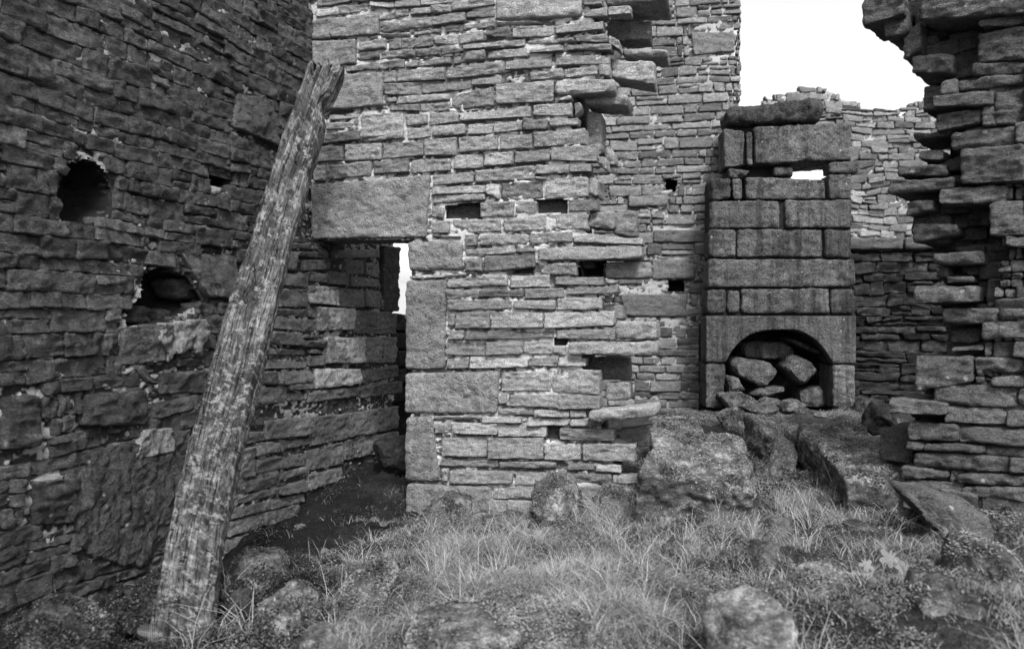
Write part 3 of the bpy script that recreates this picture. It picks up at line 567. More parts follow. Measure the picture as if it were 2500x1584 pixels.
# ------------------------------------------------------------------ chimney and fireplace
ch = thing('fireplace_chimney', 'free-standing chimney of big sooty blocks above an arched fireplace', 'fireplace', (*CHIM.to(.85, -1.0, 0)[:2], -1.1))
def cb(tg, pts, name='chimney_block', w=0., dep=.42, tone=.5, amp=1.45, r=None, **k): return dressed(None, CHIM, tg, pts, w+R.uniform(-.012, .018), dep, M_CHIM, ch, name, step=.02, r=r or R.uniform(.018, .045), tone=min(1, max(0, tone+R.uniform(-.2, .2))), amp=amp, gap=.0015, **k)
cb('K', [(275, 295), (1130, 215), (1112, 425), (270, 458)], 'capstone', .05, .5, .25, 2.6, .06, label='rough mossy capstone, dark and tilted')
cb('K', [(245, 480), (430, 505), (420, 812), (250, 835)]); cb('K', [(445, 510), (507, 505), (510, 805), (455, 812)], w=-.03, dep=.3)
cb('K', [(507, 470), (1385, 422), (1390, 762), (525, 800)], tone=.6, dep=.62)
cb('K', [(695, 812), (880, 812), (880, 900), (700, 895)], w=-.08, dep=.25, tone=.3); cb('K', [(1172, 785), (1450, 770), (1445, 885), (1175, 882)], w=.03, dep=.3, tone=.5)
cb('K', [(285, 835), (490, 850), (430, 915), (300, 920)], w=-.02, amp=2, tone=.2)
cb('K', [(120, 930), (312, 922), (312, 1105), (125, 1128)], tone=.05, amp=2.2, label='dark hollowed block'); cb('K', [(325, 922), (415, 925), (412, 1112), (325, 1112)]); cb('K', [(440, 912), (1150, 935), (1155, 1112), (440, 1112)], tone=.5)
cb('K', [(1172, 892), (1380, 888), (1380, 1112), (1185, 1112)], tone=.45)
cb('K', [(122, 1125), (742, 1118), (742, 1366), (118, 1372)], tone=.6); cb('K', [(790, 1120), (1380, 1115), (1380, 1368), (795, 1368)], tone=.45)
for P_, t_ in (([(630, 1066), (757, 1066), (757, 1198), (630, 1200)], .3), ([(762, 1066), (1162, 1066), (1162, 1196), (762, 1198)], .6), ([(1167, 1066), (1296, 1066), (1298, 1200), (1167, 1200)], .35), ([(628, 1206), (1310, 1206), (1316, 1336), (625, 1338)], .6),
               ([(624, 1345), (712, 1345), (711, 1460), (624, 1462)], .35), ([(717, 1350), (777, 1350), (774, 1458), (717, 1458)], .4), ([(782, 1345), (1193, 1342), (1193, 1460), (782, 1460)], .5), ([(1198, 1345), (1315, 1345), (1312, 1462), (1198, 1462)], .35)):
    cb('L', P_, tone=t_)
cb('M', [(88, 608), (265, 610), (250, 1010), (85, 1010)], 'jamb_stone', 0, .55, .35); cb('M', [(1213, 617), (1413, 620), (1413, 1010), (1213, 1010)], 'jamb_stone', 0, .55, .7)
# the two stones that meet over the arch
ARCH = [(262, 602), (290, 540), (330, 478), (395, 410), (480, 350), (570, 322), (680, 310), (785, 308), (890, 312), (980, 345), (1060, 402), (1120, 462), (1175, 540), (1210, 612)]
def archstone(pts, name, tone):
    """pts: arch curve points left to right; outer top edge straight: ruled surface, extruded"""
    top = 178; A_ = Acc(); V = []; rows = 14; cols = len(pts)*4
    xs = np.linspace(0, len(pts)-1, cols); px_ = np.interp(xs, range(len(pts)), [p[0] for p in pts]); py_ = np.interp(xs, range(len(pts)), [p[1] for p in pts])
    ox = np.linspace(pts[0][2], pts[-1][2], cols)
    lay = []
    for wv, ch_ in ((-.45, 0), (-.2, 0), (-.06, 0), (-.02, .0), (0.0, .05)):
        L = np.zeros((cols, rows, 3))
        for j in range(rows):
            f = j/(rows-1); f2 = ch_*.3+(1-ch_*.3)*f if j < rows else f
            if wv == 0: f2 = .04+f*.95
            X = px_+(ox-px_)*f2; Y = py_+(top+8-py_)*f2
            for i in range(cols):
                u, z = CHIM.px(*tp('M', X[i], Y[i])); L[i, j] = CHIM.to(u, z, wv)
        lay.append(L)
    V = []; Q = []; base = 0; front = lay[-1]
    for L in lay: V.append(L.reshape(-1, 3))
    n = cols*rows; nl = len(lay)
    for i in range(cols-1):
        for j in range(rows-1): a = (nl-1)*n+i*rows+j; Q.append((a, a+rows, a+rows+1, a+1)[::1])
        for l in range(nl-1):
            a = l*n+i*rows; Q.append((a, a+rows, a+rows+n, a+n)); b = a+rows-1; Q.append((b+n, b+rows+n, b+rows, b))
    for j in range(rows-1):
        for l in range(nl-1):
            a = l*n+j; Q.append((a, a+n, a+n+1, a+1)); b = l*n+(cols-1)*rows+j; Q.append((b+1, b+1+n, b+n, b))
    V = np.concatenate(V); V = V+vn(V*20)[:, None]*.006*np.append(CHIM.n, 0)+vn(V*70)[:, None]*.003*np.append(CHIM.n, 0)
    return mesh_obj(name, V-np.array(ch.location), Q, M_CHIM, ch, np.full(len(V), tone))
def withx(P, x0, x1):
    m0, m1 = P[0][0], P[-1][0]; return [(x, y, x0+(x1-x0)*(x-m0)/(m1-m0)) for x, y in P]
archstone([(90, 600, 90), (180, 601, 90), (255, 602, 92)]+withx(ARCH[:8], 95, 783), 'arch_stone', .4)
archstone(withx(ARCH[7:], 789, 1405)+[(1218, 612, 1412), (1320, 613, 1414), (1415, 614, 1415)], 'arch_stone', .55)
# flue and back of the hearth
q0 = CHIM.px(*tp('M', 95, 200)); q1 = CHIM.px(*tp('M', 1405, 1010))
slab(CHIM, [(q0[0], -1.3), (q1[0], -1.3), (q1[0], CHIM.px(1800, 790)[1]), (q0[0], CHIM.px(1800, 790)[1])], -.56, -.9, M_SOOT_SHADE, ch, 'hearth_back')
slab(CHIM, [(q0[0]+.03, -1.3), (q0[0]+.2, -1.3), (q0[0]+.2, .2), (q0[0]+.03, .2)], -.42, -.6, M_SOOT_SHADE, ch, 'hearth_side'); slab(CHIM, [(q1[0]-.2, -1.3), (q1[0]-.03, -1.3), (q1[0]-.03, .2), (q1[0]-.2, .2)], -.42, -.6, M_SOOT_SHADE, ch, 'hearth_side')
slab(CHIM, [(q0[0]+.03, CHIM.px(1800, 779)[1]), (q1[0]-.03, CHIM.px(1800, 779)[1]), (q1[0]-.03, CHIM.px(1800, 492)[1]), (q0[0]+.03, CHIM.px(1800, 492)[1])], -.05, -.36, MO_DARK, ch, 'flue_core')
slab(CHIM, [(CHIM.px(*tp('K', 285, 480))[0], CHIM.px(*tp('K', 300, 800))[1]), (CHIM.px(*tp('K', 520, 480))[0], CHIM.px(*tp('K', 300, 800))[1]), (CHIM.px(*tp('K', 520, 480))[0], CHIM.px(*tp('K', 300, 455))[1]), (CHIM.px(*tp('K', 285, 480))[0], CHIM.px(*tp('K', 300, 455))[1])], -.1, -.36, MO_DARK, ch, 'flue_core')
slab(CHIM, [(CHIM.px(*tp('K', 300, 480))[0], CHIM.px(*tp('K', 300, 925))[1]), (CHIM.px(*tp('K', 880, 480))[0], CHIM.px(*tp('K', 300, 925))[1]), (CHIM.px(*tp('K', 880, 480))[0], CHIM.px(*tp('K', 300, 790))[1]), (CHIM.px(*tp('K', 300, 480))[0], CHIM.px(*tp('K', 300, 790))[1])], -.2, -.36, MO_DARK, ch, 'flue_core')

# ------------------------------------------------------------------ right wall
rw = thing('stone_wall', 'dark broken wall end of large projecting stones at the right edge of the photo', 'wall', (*RIGHT.to(.4, 0, 0)[:2], -1.3))
RT = joints('''N 1250,172,242 1640,112,212 2000,60,180 | 1222,282,545 1640,242,522 2000,210,505 | 1172,562,662 1640,542,642 2000,525,630 | 1040,702,792 1640,652,732 2000,640,700 | 900,722,842 1032,692,832
N 830,852,952 1362,802,932 | 1380,822,1102 1640,782,1100 2000,750,1080 | 850,1002,1162 1262,962,1082 | 1272,952,1112 1392,942,1112 | 980,1172,1322 1552,1122,1282 | 1562,1102,1272 1900,1080,1270
O 1080,-48,242 1640,-90,222 2000,-100,200 | 880,292,432 1472,252,402 | 1335,422,712 1640,402,702 2000,390,700 | 1480,722,802 1640,712,802 2000,705,800
O 910,1352,1482 1402,1362,1482 | 1412,1362,1462 1700,1362,1442 2000,1350,1440
Q 1260,32,172 1640,22,152 2000,10,145 | 1540,202,332 1900,192,342 | 1185,342,462 1640,352,472 2000,350,470 | 1350,512,592 1640,502,602 2000,505,610
Q 830,572,742 1572,612,782 | 1585,622,762 2000,632,782 | 940,772,902 1472,792,932 | 1482,802,942 2000,830,970 | 1060,952,1082 1700,972,1122 2000,985,1140
Q 760,1102,1152 1292,1122,1172 | 1302,1132,1202 2000,1150,1220 | 600,1082,1142 752,1092,1152 | 662,1182,1302 1502,1212,1352 | 1512,1222,1352 2000,1230,1370
Q 560,1302,1402 962,1342,1402 | 1040,1362,1442 1700,1382,1482 | 600,1422,1502 1082,1452,1542 | 1092,1482,1562 1700,1492,1602 | 980,1345,1440 1035,1350,1440 | 560,1520,1680 1200,1570,1700 1700,1620,1760''')
acc = Acc()
for qd in RT: stone(acc, RIGHT, onpl(RIGHT, qd), R.uniform(-.02, .03), .24, .012, .02, R.uniform(.2, .85), gap=-.004)
courses(acc, RIGHT, RIGHT.px(2700, 400)[0], 3.2, -1.6, 2.6, (.09, .16), (.2, .5), lambda *a: True, .05, .2)
courses(acc, RIGHT, .12, RIGHT.px(2700, 400)[0], RIGHT.px(2400, -20)[1]+.25, 3.0, (.09, .16), (.2, .5), lambda *a: True, .05, .3)
courses(acc, RIGHT, .3, RIGHT.px(2700, 400)[0], -1.9, RIGHT.px(2450, 1235)[1], (.09, .14), (.2, .5), lambda *a: True, .03, .2)
REDGE = ([-900, 0, 190, 195, 350, 380, 520, 600, 780, 900, 1000, 1100, 1400], [2310, 2310, 2400, 2385, 2310, 2350, 2420, 2440, 2400, 2370, 2340, 2250, 2250])
def okr(a, b, c, d):
    X, Y = RIGHT.topx(a, (c+d)/2); X2, _ = RIGHT.topx(b, (c+d)/2); return X > np.interp(Y, *REDGE)+5 and not (160 < Y < 560 and X < 2430 and Y > 400) and not (40 < Y < 190 and X < 2395)
courses(acc, RIGHT, .1, 1.3, -1.5, 1.9, (.05, .09), (.1, .24), okr, .022, .12, (-.06, -.035), (.4, .2), gap=.002)
acc.build('coursed_stonework', M_RIGHT, rw, amp=1.1)
RP = [('N', 195, 575, -60, -70, 235, 130, .0, .3, .4), ('N', 395, 600, 130, 60, 335, 300, -.06, .25, .3), ('N', 560, 720, 330, 180, 535, 440, -.05, .25, .35), ('N', 560, 760, -70, -70, 160, 130, -.2, .3, .1), ('N', 635, 1010, 482, 478, 655, 652, -.06, .4, .45), ('N', 660, 1250, 160, 150, 480, 470, -.34, .2, .05),
      ('N', 700, 1900, -70, -150, 178, 95, .07, .5, .75), ('N', 650, 980, 1180, 1165, 1250, 1200, -.1, .35, .4), ('N', 690, 925, 1320, 1318, 1425, 1425, -.08, .3, .5), ('N', 740, 950, 770, 740, 1000, 960, -.16, .3, .2), ('O', 500, 955, 92, 72, 180, 185, -.08, .35, .3), ('O', 425, 1020, 205, 190, 350, 285, -.02, .4, .5),
      ('O', 585, 840, 405, 392, 540, 490, -.06, .35, .45), ('O', 635, 1045, 602, 602, 772, 705, -.08, .35, .45), ('O', 830, 1280, 862, 842, 970, 962, -.02, .35, .35), ('O', 845, 960, 990, 985, 1090, 1085, -.1, .3, .4), ('O', 940, 1190, 1072, 1070, 1135, 1130, -.06, .3, .3), ('O', 650, 1215, 1150, 1152, 1320, 1300, .03, .38, .55), ('O', 950, 1500, 440, 430, 850, 830, -.34, .2, .02),
      ('O', 1300, 1700, 1100, 1050, 1350, 1350, -.16, .3, .3), ('O', 1270, 1700, 840, 850, 1100, 1040, -.25, .3, .05), ('Q', 980, 1255, 80, 80, 205, 205, -.12, .3, .25), ('Q', 990, 1280, 240, 225, 292, 272, -.05, .3, .5), ('Q', 655, 1182, 312, 322, 640, 562, .0, .42, .6), ('Q', 430, 960, 690, 745, 842, 852, .06, .42, .6), ('Q', 590, 1052, 902, 932, 1072, 1082, .03, .4, .55), ('Q', 340, 650, 962, 1002, 1260, 1290, -.12, .4, .3), ('Q', 1280, 1540, 200, 200, 340, 345, -.14, .3, .15)]  # low tones paint the shade of the cavities onto the recessed stones
for tg, x0, x1, a, b, c, d, wf, dp_, tn in RP:
    q = onpl(RIGHT, [tp(tg, x0, a), tp(tg, x1, b), tp(tg, x1, d), tp(tg, x0, c)], wf); A_ = Acc()
    stone(A_, RIGHT, q, wf, dp_+.12, .014, .018, tn, back=True, gap=.002, taper=.05); A_.build('projecting_stone', M_RIGHT, rw, amp=1.15)
RC = [(2128, -60), (2135, 30), (2175, 50), (2215, 110), (2240, 170), (2262, 225), (2300, 330), (2300, 400), (2232, 435), (2200, 480), (2215, 560), (2245, 600), (2295, 620), (2295, 700), (2258, 730), (2290, 760), (2310, 850), (2250, 875), (2245, 950), (2210, 1000), (2225, 1100), (2160, 1150), (2160, 1330), (2700, 1400), (2700, -60)]
acc = Acc()
for k in range(420):
    X, Y = R.uniform(2120, 2560), R.uniform(-40, 1260)
    if in_poly(RC, np.array(X), np.array(Y)):
        wv = R.uniform(-.30, -.16); u, z = RIGHT.px(X, Y, wv); L, h = R.uniform(.08, .16), R.uniform(.035, .06)
        if in_poly(RC, np.array(X-30.), np.array(Y)): stone(acc, RIGHT, [(u-L*.6, z+h), (u+L, z+h), (u+L, z-h), (u-L*.6, z-h)], wv, .25, .025, .02, R.uniform(0, .4), back=True)
acc.build('rubble_core', M_RIGHT, rw)
slab(RIGHT, [RIGHT.px(x+20, y, -.42) for x, y in RC], -.42, -.8, M_CORE, rw, 'wall_core')

# ------------------------------------------------------------------ ground
GP = []
def gpx(x, y, d): X, Y = x*1.0382, y*1.0382; GP.append(((X-CX)/FP*d, d, (CY-Y)/FP*d))
def gpl(pl, *P):
    for x, y in P:
        X, Y = x*1.0382, y*1.0382; u, z = pl.px(X, Y); p = pl.to(u, z, 0); GP.append(tuple(p))
gpl(MID, (960, 1205), (1100, 1210), (1250, 1200), (1380, 1180), (1480, 1140))
gpl(LEFT, (0, 1440), (150, 1420), (300, 1395), (450, 1335), (560, 1265), (650, 1220), (730, 1155), (830, 1100), (925, 1085))
gpl(RIGHT, (2200, 1225), (2408, 1255))
for t in ((950, 1110, 7.6), (1200, 1526, 3.2), (600, 1526, 3.4), (100, 1526, 3.5), (1800, 1526, 2.9), (2400, 1526, 2.6), (1200, 1350, 4.3), (700, 1350, 4.6), (1700, 1300, 4.3), (2200, 1320, 3.9), (1650, 1230, 5.0), (2050, 1230, 4.6), (1500, 1060, 7.0), (1650, 985, 8.2),
          (1850, 985, 8.2), (2050, 985, 8.2), (1830, 962, 9.0), (1600, 965, 9.6), (2150, 962, 9.4), (1780, 1080, 6.5), (1500, 1160, 6.0), (850, 1250, 5.9), (2200, 1100, 5.6), (700, 1280, 5.4)): gpx(*t)
GP += [(0, 14, -1.3), (-7, 9, -1.7), (6, 0, -1.15), (-3.5, 0, -1.5), (0, 0, -1.55), (0, 2, -1.45), (7, 9, -1.2), (-1.5, 10, -1.45), (4, 13, -1.2), (-8, 0, -1.6), (8, 5, -1.1), (-3, 12, -1.7)]
GPa = np.array(GP); C_ = GPa[:, :2]
def phi(r): return r
Dm = np.linalg.norm(C_[:, None]-C_[None], axis=2); n_ = len(C_)
Am = np.zeros((n_+3, n_+3)); Am[:n_, :n_] = phi(Dm)-np.eye(n_)*.15; Am[:n_, n_] = 1; Am[:n_, n_+1:] = C_; Am[n_:, :n_] = Am[:n_, n_:].T
Wt = np.linalg.solve(Am, np.append(GPa[:, 2], [0, 0, 0]))
def gz0(x, y):
    P = np.stack([x, y], 1); r = np.linalg.norm(P[:, None]-C_[None], axis=2); return phi(r)@Wt[:n_]+Wt[n_]+P@Wt[n_+1:]
def gz(x, y):
    x = np.atleast_1d(np.asarray(x, float)); y = np.atleast_1d(np.asarray(y, float)); out = np.zeros(len(x))
    for i in range(0, len(x), 40000): out[i:i+40000] = gz0(x[i:i+40000], y[i:i+40000])
    p = np.stack([x, y, x*0], 1)
    return out-.06+vn(p*1.3)*.05+vn(p*2.6+9)*.05+np.abs(vn(p*4.2+3))*.05+vn(p*6)*.028+vn(p*15)*.016+vn(p*40)*.007
def m_ground():
    m, nt, p = newmat('turf_soil'); P = pos(nt); a = noise(nt, P, 3, 5, .7); b = noise(nt, P, 45, 5, .8); c = noise(nt, P, 150, 3, .8)
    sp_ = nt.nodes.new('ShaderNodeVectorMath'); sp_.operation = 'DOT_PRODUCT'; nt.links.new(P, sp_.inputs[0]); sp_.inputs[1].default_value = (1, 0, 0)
    ds = math_(nt, 'ADD', math_(nt, 'ADD', sp_.outputs['Value'], 2.1), math_(nt, 'MULTIPLY_ADD', a, 1.2, -.6)); soil = ramp(nt, math_(nt, 'MULTIPLY', ds, .4), [(.32, .3), (.56, 1)])  # ground colour falls off to the left, painting in the dark corner
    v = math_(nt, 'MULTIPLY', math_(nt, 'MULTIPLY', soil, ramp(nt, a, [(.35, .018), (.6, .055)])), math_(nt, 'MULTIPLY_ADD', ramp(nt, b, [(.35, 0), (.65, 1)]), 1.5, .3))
    v = math_(nt, 'MULTIPLY', v, math_(nt, 'MULTIPLY_ADD', ramp(nt, c, [(.35, 0), (.7, 1)]), 1.2, .4)); grey(nt, v, p)
    bp = nt.nodes.new('ShaderNodeBump'); bp.inputs['Strength'].default_value = 1; bp.inputs['Distance'].default_value = .03
    nt.links.new(math_(nt, 'ADD', b, c), bp.inputs['Height']); nt.links.new(bp.outputs[0], p.inputs['Normal']); return m
def grid(name, x0, x1, y0, y1, st, f, mat):
    xs = np.arange(x0, x1+st, st); ys = np.arange(y0, y1+st, st); X, Y = np.meshgrid(xs, ys, indexing='ij'); Z = f(X.ravel(), Y.ravel())
    V = np.stack([X.ravel(), Y.ravel(), Z], 1); n = len(ys); a, b = np.meshgrid(np.arange(len(xs)-1), np.arange(n-1), indexing='ij'); a = a.ravel(); b = b.ravel()
    return mesh_obj(name, V, np.stack([a*n+b, (a+1)*n+b, (a+1)*n+b+1, a*n+b+1], 1), mat)
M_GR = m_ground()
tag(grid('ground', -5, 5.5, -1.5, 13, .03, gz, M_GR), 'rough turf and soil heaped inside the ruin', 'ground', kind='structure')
def moorf(x, y):
    d = np.hypot(x, y); p = np.stack([x, y, x*0], 1); inn = (x > -5.5) & (x < 6) & (y > -2) & (y < 13.5)
    h = np.where(d < 20, -1.9, -1.9+(d-20)*.004+np.clip((d-150)/500, 0, 1)**1.2*34)
    return h+vn(p*.05)*.3*np.clip(d/60, 0, 1)+np.where(inn, -1.2, 0)
def m_moor():
    m, nt, p = newmat('moor_grass'); P = pos(nt); v = math_(nt, 'MULTIPLY', ramp(nt, noise(nt, P, .8, 6, .75), [(.3, .16), (.5, .26), (.7, .33)]), 1.0)
    grey(nt, v, p); return m
M_MOOR = m_moor()
# rings of increasing size out to the skyline
NA = 180; rr = [0.1]+[14*1.09**k for k in range(48)]; V = []; Q = []
for r_ in rr:
    for i in range(NA): V.append((r_*math.sin(2*math.pi*i/NA), r_*math.cos(2*math.pi*i/NA)))
V = np.array(V); Zm = moorf(V[:, 0], V[:, 1]); Q = [(k*NA+(i+1) % NA, k*NA+i, (k+1)*NA+i, (k+1)*NA+(i+1) % NA) for k in range(len(rr)-1) for i in range(NA)]
tag(mesh_obj('moor', np.column_stack([V, Zm]), [q[::-1] for q in Q], M_MOOR), 'pale open moor rising to the skyline beyond the ruin', 'moor', kind='structure')

# ------------------------------------------------------------------ leaning timber
def timber():
    m, nt, p = newmat('weathered_timber')
    at = nt.nodes.new('ShaderNodeAttribute'); at.attribute_name = 'uvw'; mp = nt.nodes.new('ShaderNodeMapping'); mp.inputs['Scale'].default_value = (48, 48, 1.5); nt.links.new(at.outputs['Vector'], mp.inputs[0])
    g = noise(nt, mp.outputs[0], 1.0, 6, .75); P = at.outputs['Vector']; b = noise(nt, P, 6, 5, .7); mf = nt.nodes.new('ShaderNodeMapping'); mf.inputs['Scale'].default_value = (110, 110, 26); nt.links.new(P, mf.inputs[0]); f = noise(nt, mf.outputs[0], 1, 3, .7)
    v = math_(nt, 'MULTIPLY', ramp(nt, g, [(.33, .03), (.5, .08), (.66, .135)]), math_(nt, 'MULTIPLY_ADD', ramp(nt, b, [(.35, 0), (.65, 1)]), 1.1, .35))
    v = math_(nt, 'MULTIPLY', v, math_(nt, 'MULTIPLY_ADD', ramp(nt, f, [(.35, 0), (.62, 1)]), .9, .5))
    mp2 = nt.nodes.new('ShaderNodeMapping'); mp2.inputs['Scale'].default_value = (34, 34, 1.1); nt.links.new(P, mp2.inputs[0]); ck = noise(nt, mp2.outputs[0], 1.0, 3, .6)
    ckf = ramp(nt, math_(nt, 'ABSOLUTE', math_(nt, 'SUBTRACT', ck, .5)), [(.0, 1), (.018, 0)]); v = math_(nt, 'MULTIPLY', v, math_(nt, 'MULTIPLY_ADD', ckf, -.85, 1))
    v = math_(nt, 'MULTIPLY', v, ramp(nt, noise(nt, P, 3.3, 6, .75), [(.38, .35), (.58, 1.0)]))
    v = mixf(nt, ramp(nt, noise(nt, P, 26, 3, .6), [(.36, 1), (.41, 0)]), v, .008); v = mixf(nt, ramp(nt, noise(nt, P, 19, 7, .8), [(.52, 0), (.6, .7)]), v, .24)
    grey(nt, v, p); bp = nt.nodes.new('ShaderNodeBump'); bp.inputs['Strength'].default_value = 1; bp.inputs['Distance'].default_value = .02
    nt.links.new(math_(nt, 'ADD', math_(nt, 'SUBTRACT', g, ckf), math_(nt, 'MULTIPLY', f, .4)), bp.inputs['Height']); nt.links.new(bp.outputs[0], p.inputs['Normal'])
    d0, d1 = 3.62, 6.35
    def w3(x, y, d): X, Y = x*1.0382, y*1.0382; return np.array([(X-CX)/FP*d, d, (CY-Y)/FP*d])
    # left edge and right edge of the timber in the photo, y -> x
    ly, lx = [130, 200, 340, 560, 760, 1080, 1300, 1480, 1560], [735, 712, 662, 598, 528, 442, 392, 360, 350]
    ry, rx = [130, 175, 240, 340, 560, 760, 830, 1090, 1300, 1480, 1560], [805, 806, 778, 752, 690, 640, 625, 560, 522, 500, 495]
    NS, NC = 340, 96; V = []; UV = []
    ax = None
    for s in range(NS+1):
        f_ = s/NS; Y = 1560-(1560-158)*f_
        # 1/d is linear along the picture
        d = 1/((1-f_)/d0+f_/d1); a = w3(np.interp(Y+ -8, ly, lx), Y-8, d); b = w3(np.interp(Y+8, ry, rx), Y+8, d); c = (a+b)/2; h = (b-a)/2
        hw = np.linalg.norm(h); ex = h/hw; up = np.array([.045, .55, .83]); ez = np.cross(ex, up); ez /= np.linalg.norm(ez); ez = ez if ez[1] > 0 else -ez
        th = .075
        for k in range(NC):
            q4 = (k/NC*6.4) % 6.4       # walk round a 2.4 x .8 rectangle, corners eased
            if q4 < 2.4: px, pz = -1+q4/1.2, -1.
            elif q4 < 3.2: px, pz = 1., -1+(q4-2.4)/.4
            elif q4 < 5.6: px, pz = 1-(q4-3.2)/1.2, 1.
            else: px, pz = -1., 1-(q4-5.6)/.4
            ed_ = max(0, abs(px)-.88)/.12*max(0, abs(pz)-.6)/.4; px *= 1-.07*ed_; pz *= 1-.22*ed_
            L = f_*4.7; side = pz
            nn = np.array([[px*2.2+5, pz*1.4, L*.9]]); g1 = float(vn(nn*1.5)[0])*.016+float(vn(np.array([[px*7, pz*3, L*1.1]]))[0])*.014+float(vn(np.array([[px*20, pz*7, L*7]]))[0])*.003
            crack = 0
            if pz < 0:
                for cc, a0, a1, dp_, wd in ((-.25, 2.6, 4.75, .05, .09), (.1, 0, 1.3, .045, .07), (-.62, 3.4, 4.75, .035, .08), (.35, .5, 1.1, .06, .09), (.0, 1.6, 2.3, .02, .05), (-.5, .9, 2.6, .015, .05), (.25, 3.5, 4.75, .03, .07), (.55, 2.0, 3.2, .015, .05)):
                    if a0 < L < a1: crack += dp_*math.exp(-((px-cc-.06*math.sin(L*3))/wd)**2)*min(1, (L-a0)*3)
            top = 0
            if L > 4.35: top = (L-4.35)
            ej = (.035*float(vn(np.array([[pz*2+px*9, 3., L*7]]))[0])+.03*float(vn(np.array([[px*9, 7., L*21]]))[0])+.02*float(vn(np.array([[px*9, 9., L*55]]))[0]))*(abs(px) > .8); pp = c+ex*(hw*px*(1+g1*1.2+ej*.8))+ez*((th+.0)*(pz)*(1+.15*top)+ (crack*(1+1.2*max(0, L-3.9)) if pz < 0 else 0) + g1*(1 if pz < 0 else -1)*-1)
            if L > 4.25: pp = pp+np.array([0, .61, .79])*(L-4.25)*(.35*float(vn(np.array([[px*2.1, pz*1.5, 2.0]]))[0])+.12*float(vn(np.array([[px*7, pz*4, 6.0]]))[0]))
            # the notch broken out near the top right
            if px > .45 and 4.28 < L < 4.47: pp = pp-ex*hw*.38*min(1, (px-.45)*3)*(1-abs((L-4.375)/.1)**2)
            V.append(pp); UV.append((px*.13, pz*.075, L))
    Q = [(s*NC+k, s*NC+(k+1) % NC, (s+1)*NC+(k+1) % NC, (s+1)*NC+k) for s in range(NS) for k in range(NC)]
    base = V[0]; nV = len(V); c0 = np.mean(V[:NC], 0); c1 = np.mean(V[-NC:], 0)-np.array([0, 0, .06]); V += [c0, c1]; UV += [(0, 0, 0), (0, 0, 4.7)]
    F = Q+[(k, nV, (k+1) % NC) for k in range(NC)][::1]+[(NS*NC+(k+1) % NC, nV+1, NS*NC+k) for k in range(NC)]
    V = np.array(V)-base
    me = bpy.data.meshes.new('leaning_timber'); me.from_pydata(V.tolist(), [], F); at = me.attributes.new('uvw', 'FLOAT_VECTOR', 'POINT'); at.data.foreach_set('vector', np.array(UV, dtype=np.float32).ravel())
    import bmesh
    bm = bmesh.new(); bm.from_mesh(me); bmesh.ops.recalc_face_normals(bm, faces=bm.faces); bm.to_mesh(me); bm.free()
    me.polygons.foreach_set('use_smooth', [True]*len(me.polygons)); me.materials.append(m); o = bpy.data.objects.new('leaning_timber', me); col.objects.link(o); o.location = base
    return tag(o, 'long weathered timber beam leaning up against the corner of the two walls', 'timber beam')
timber()

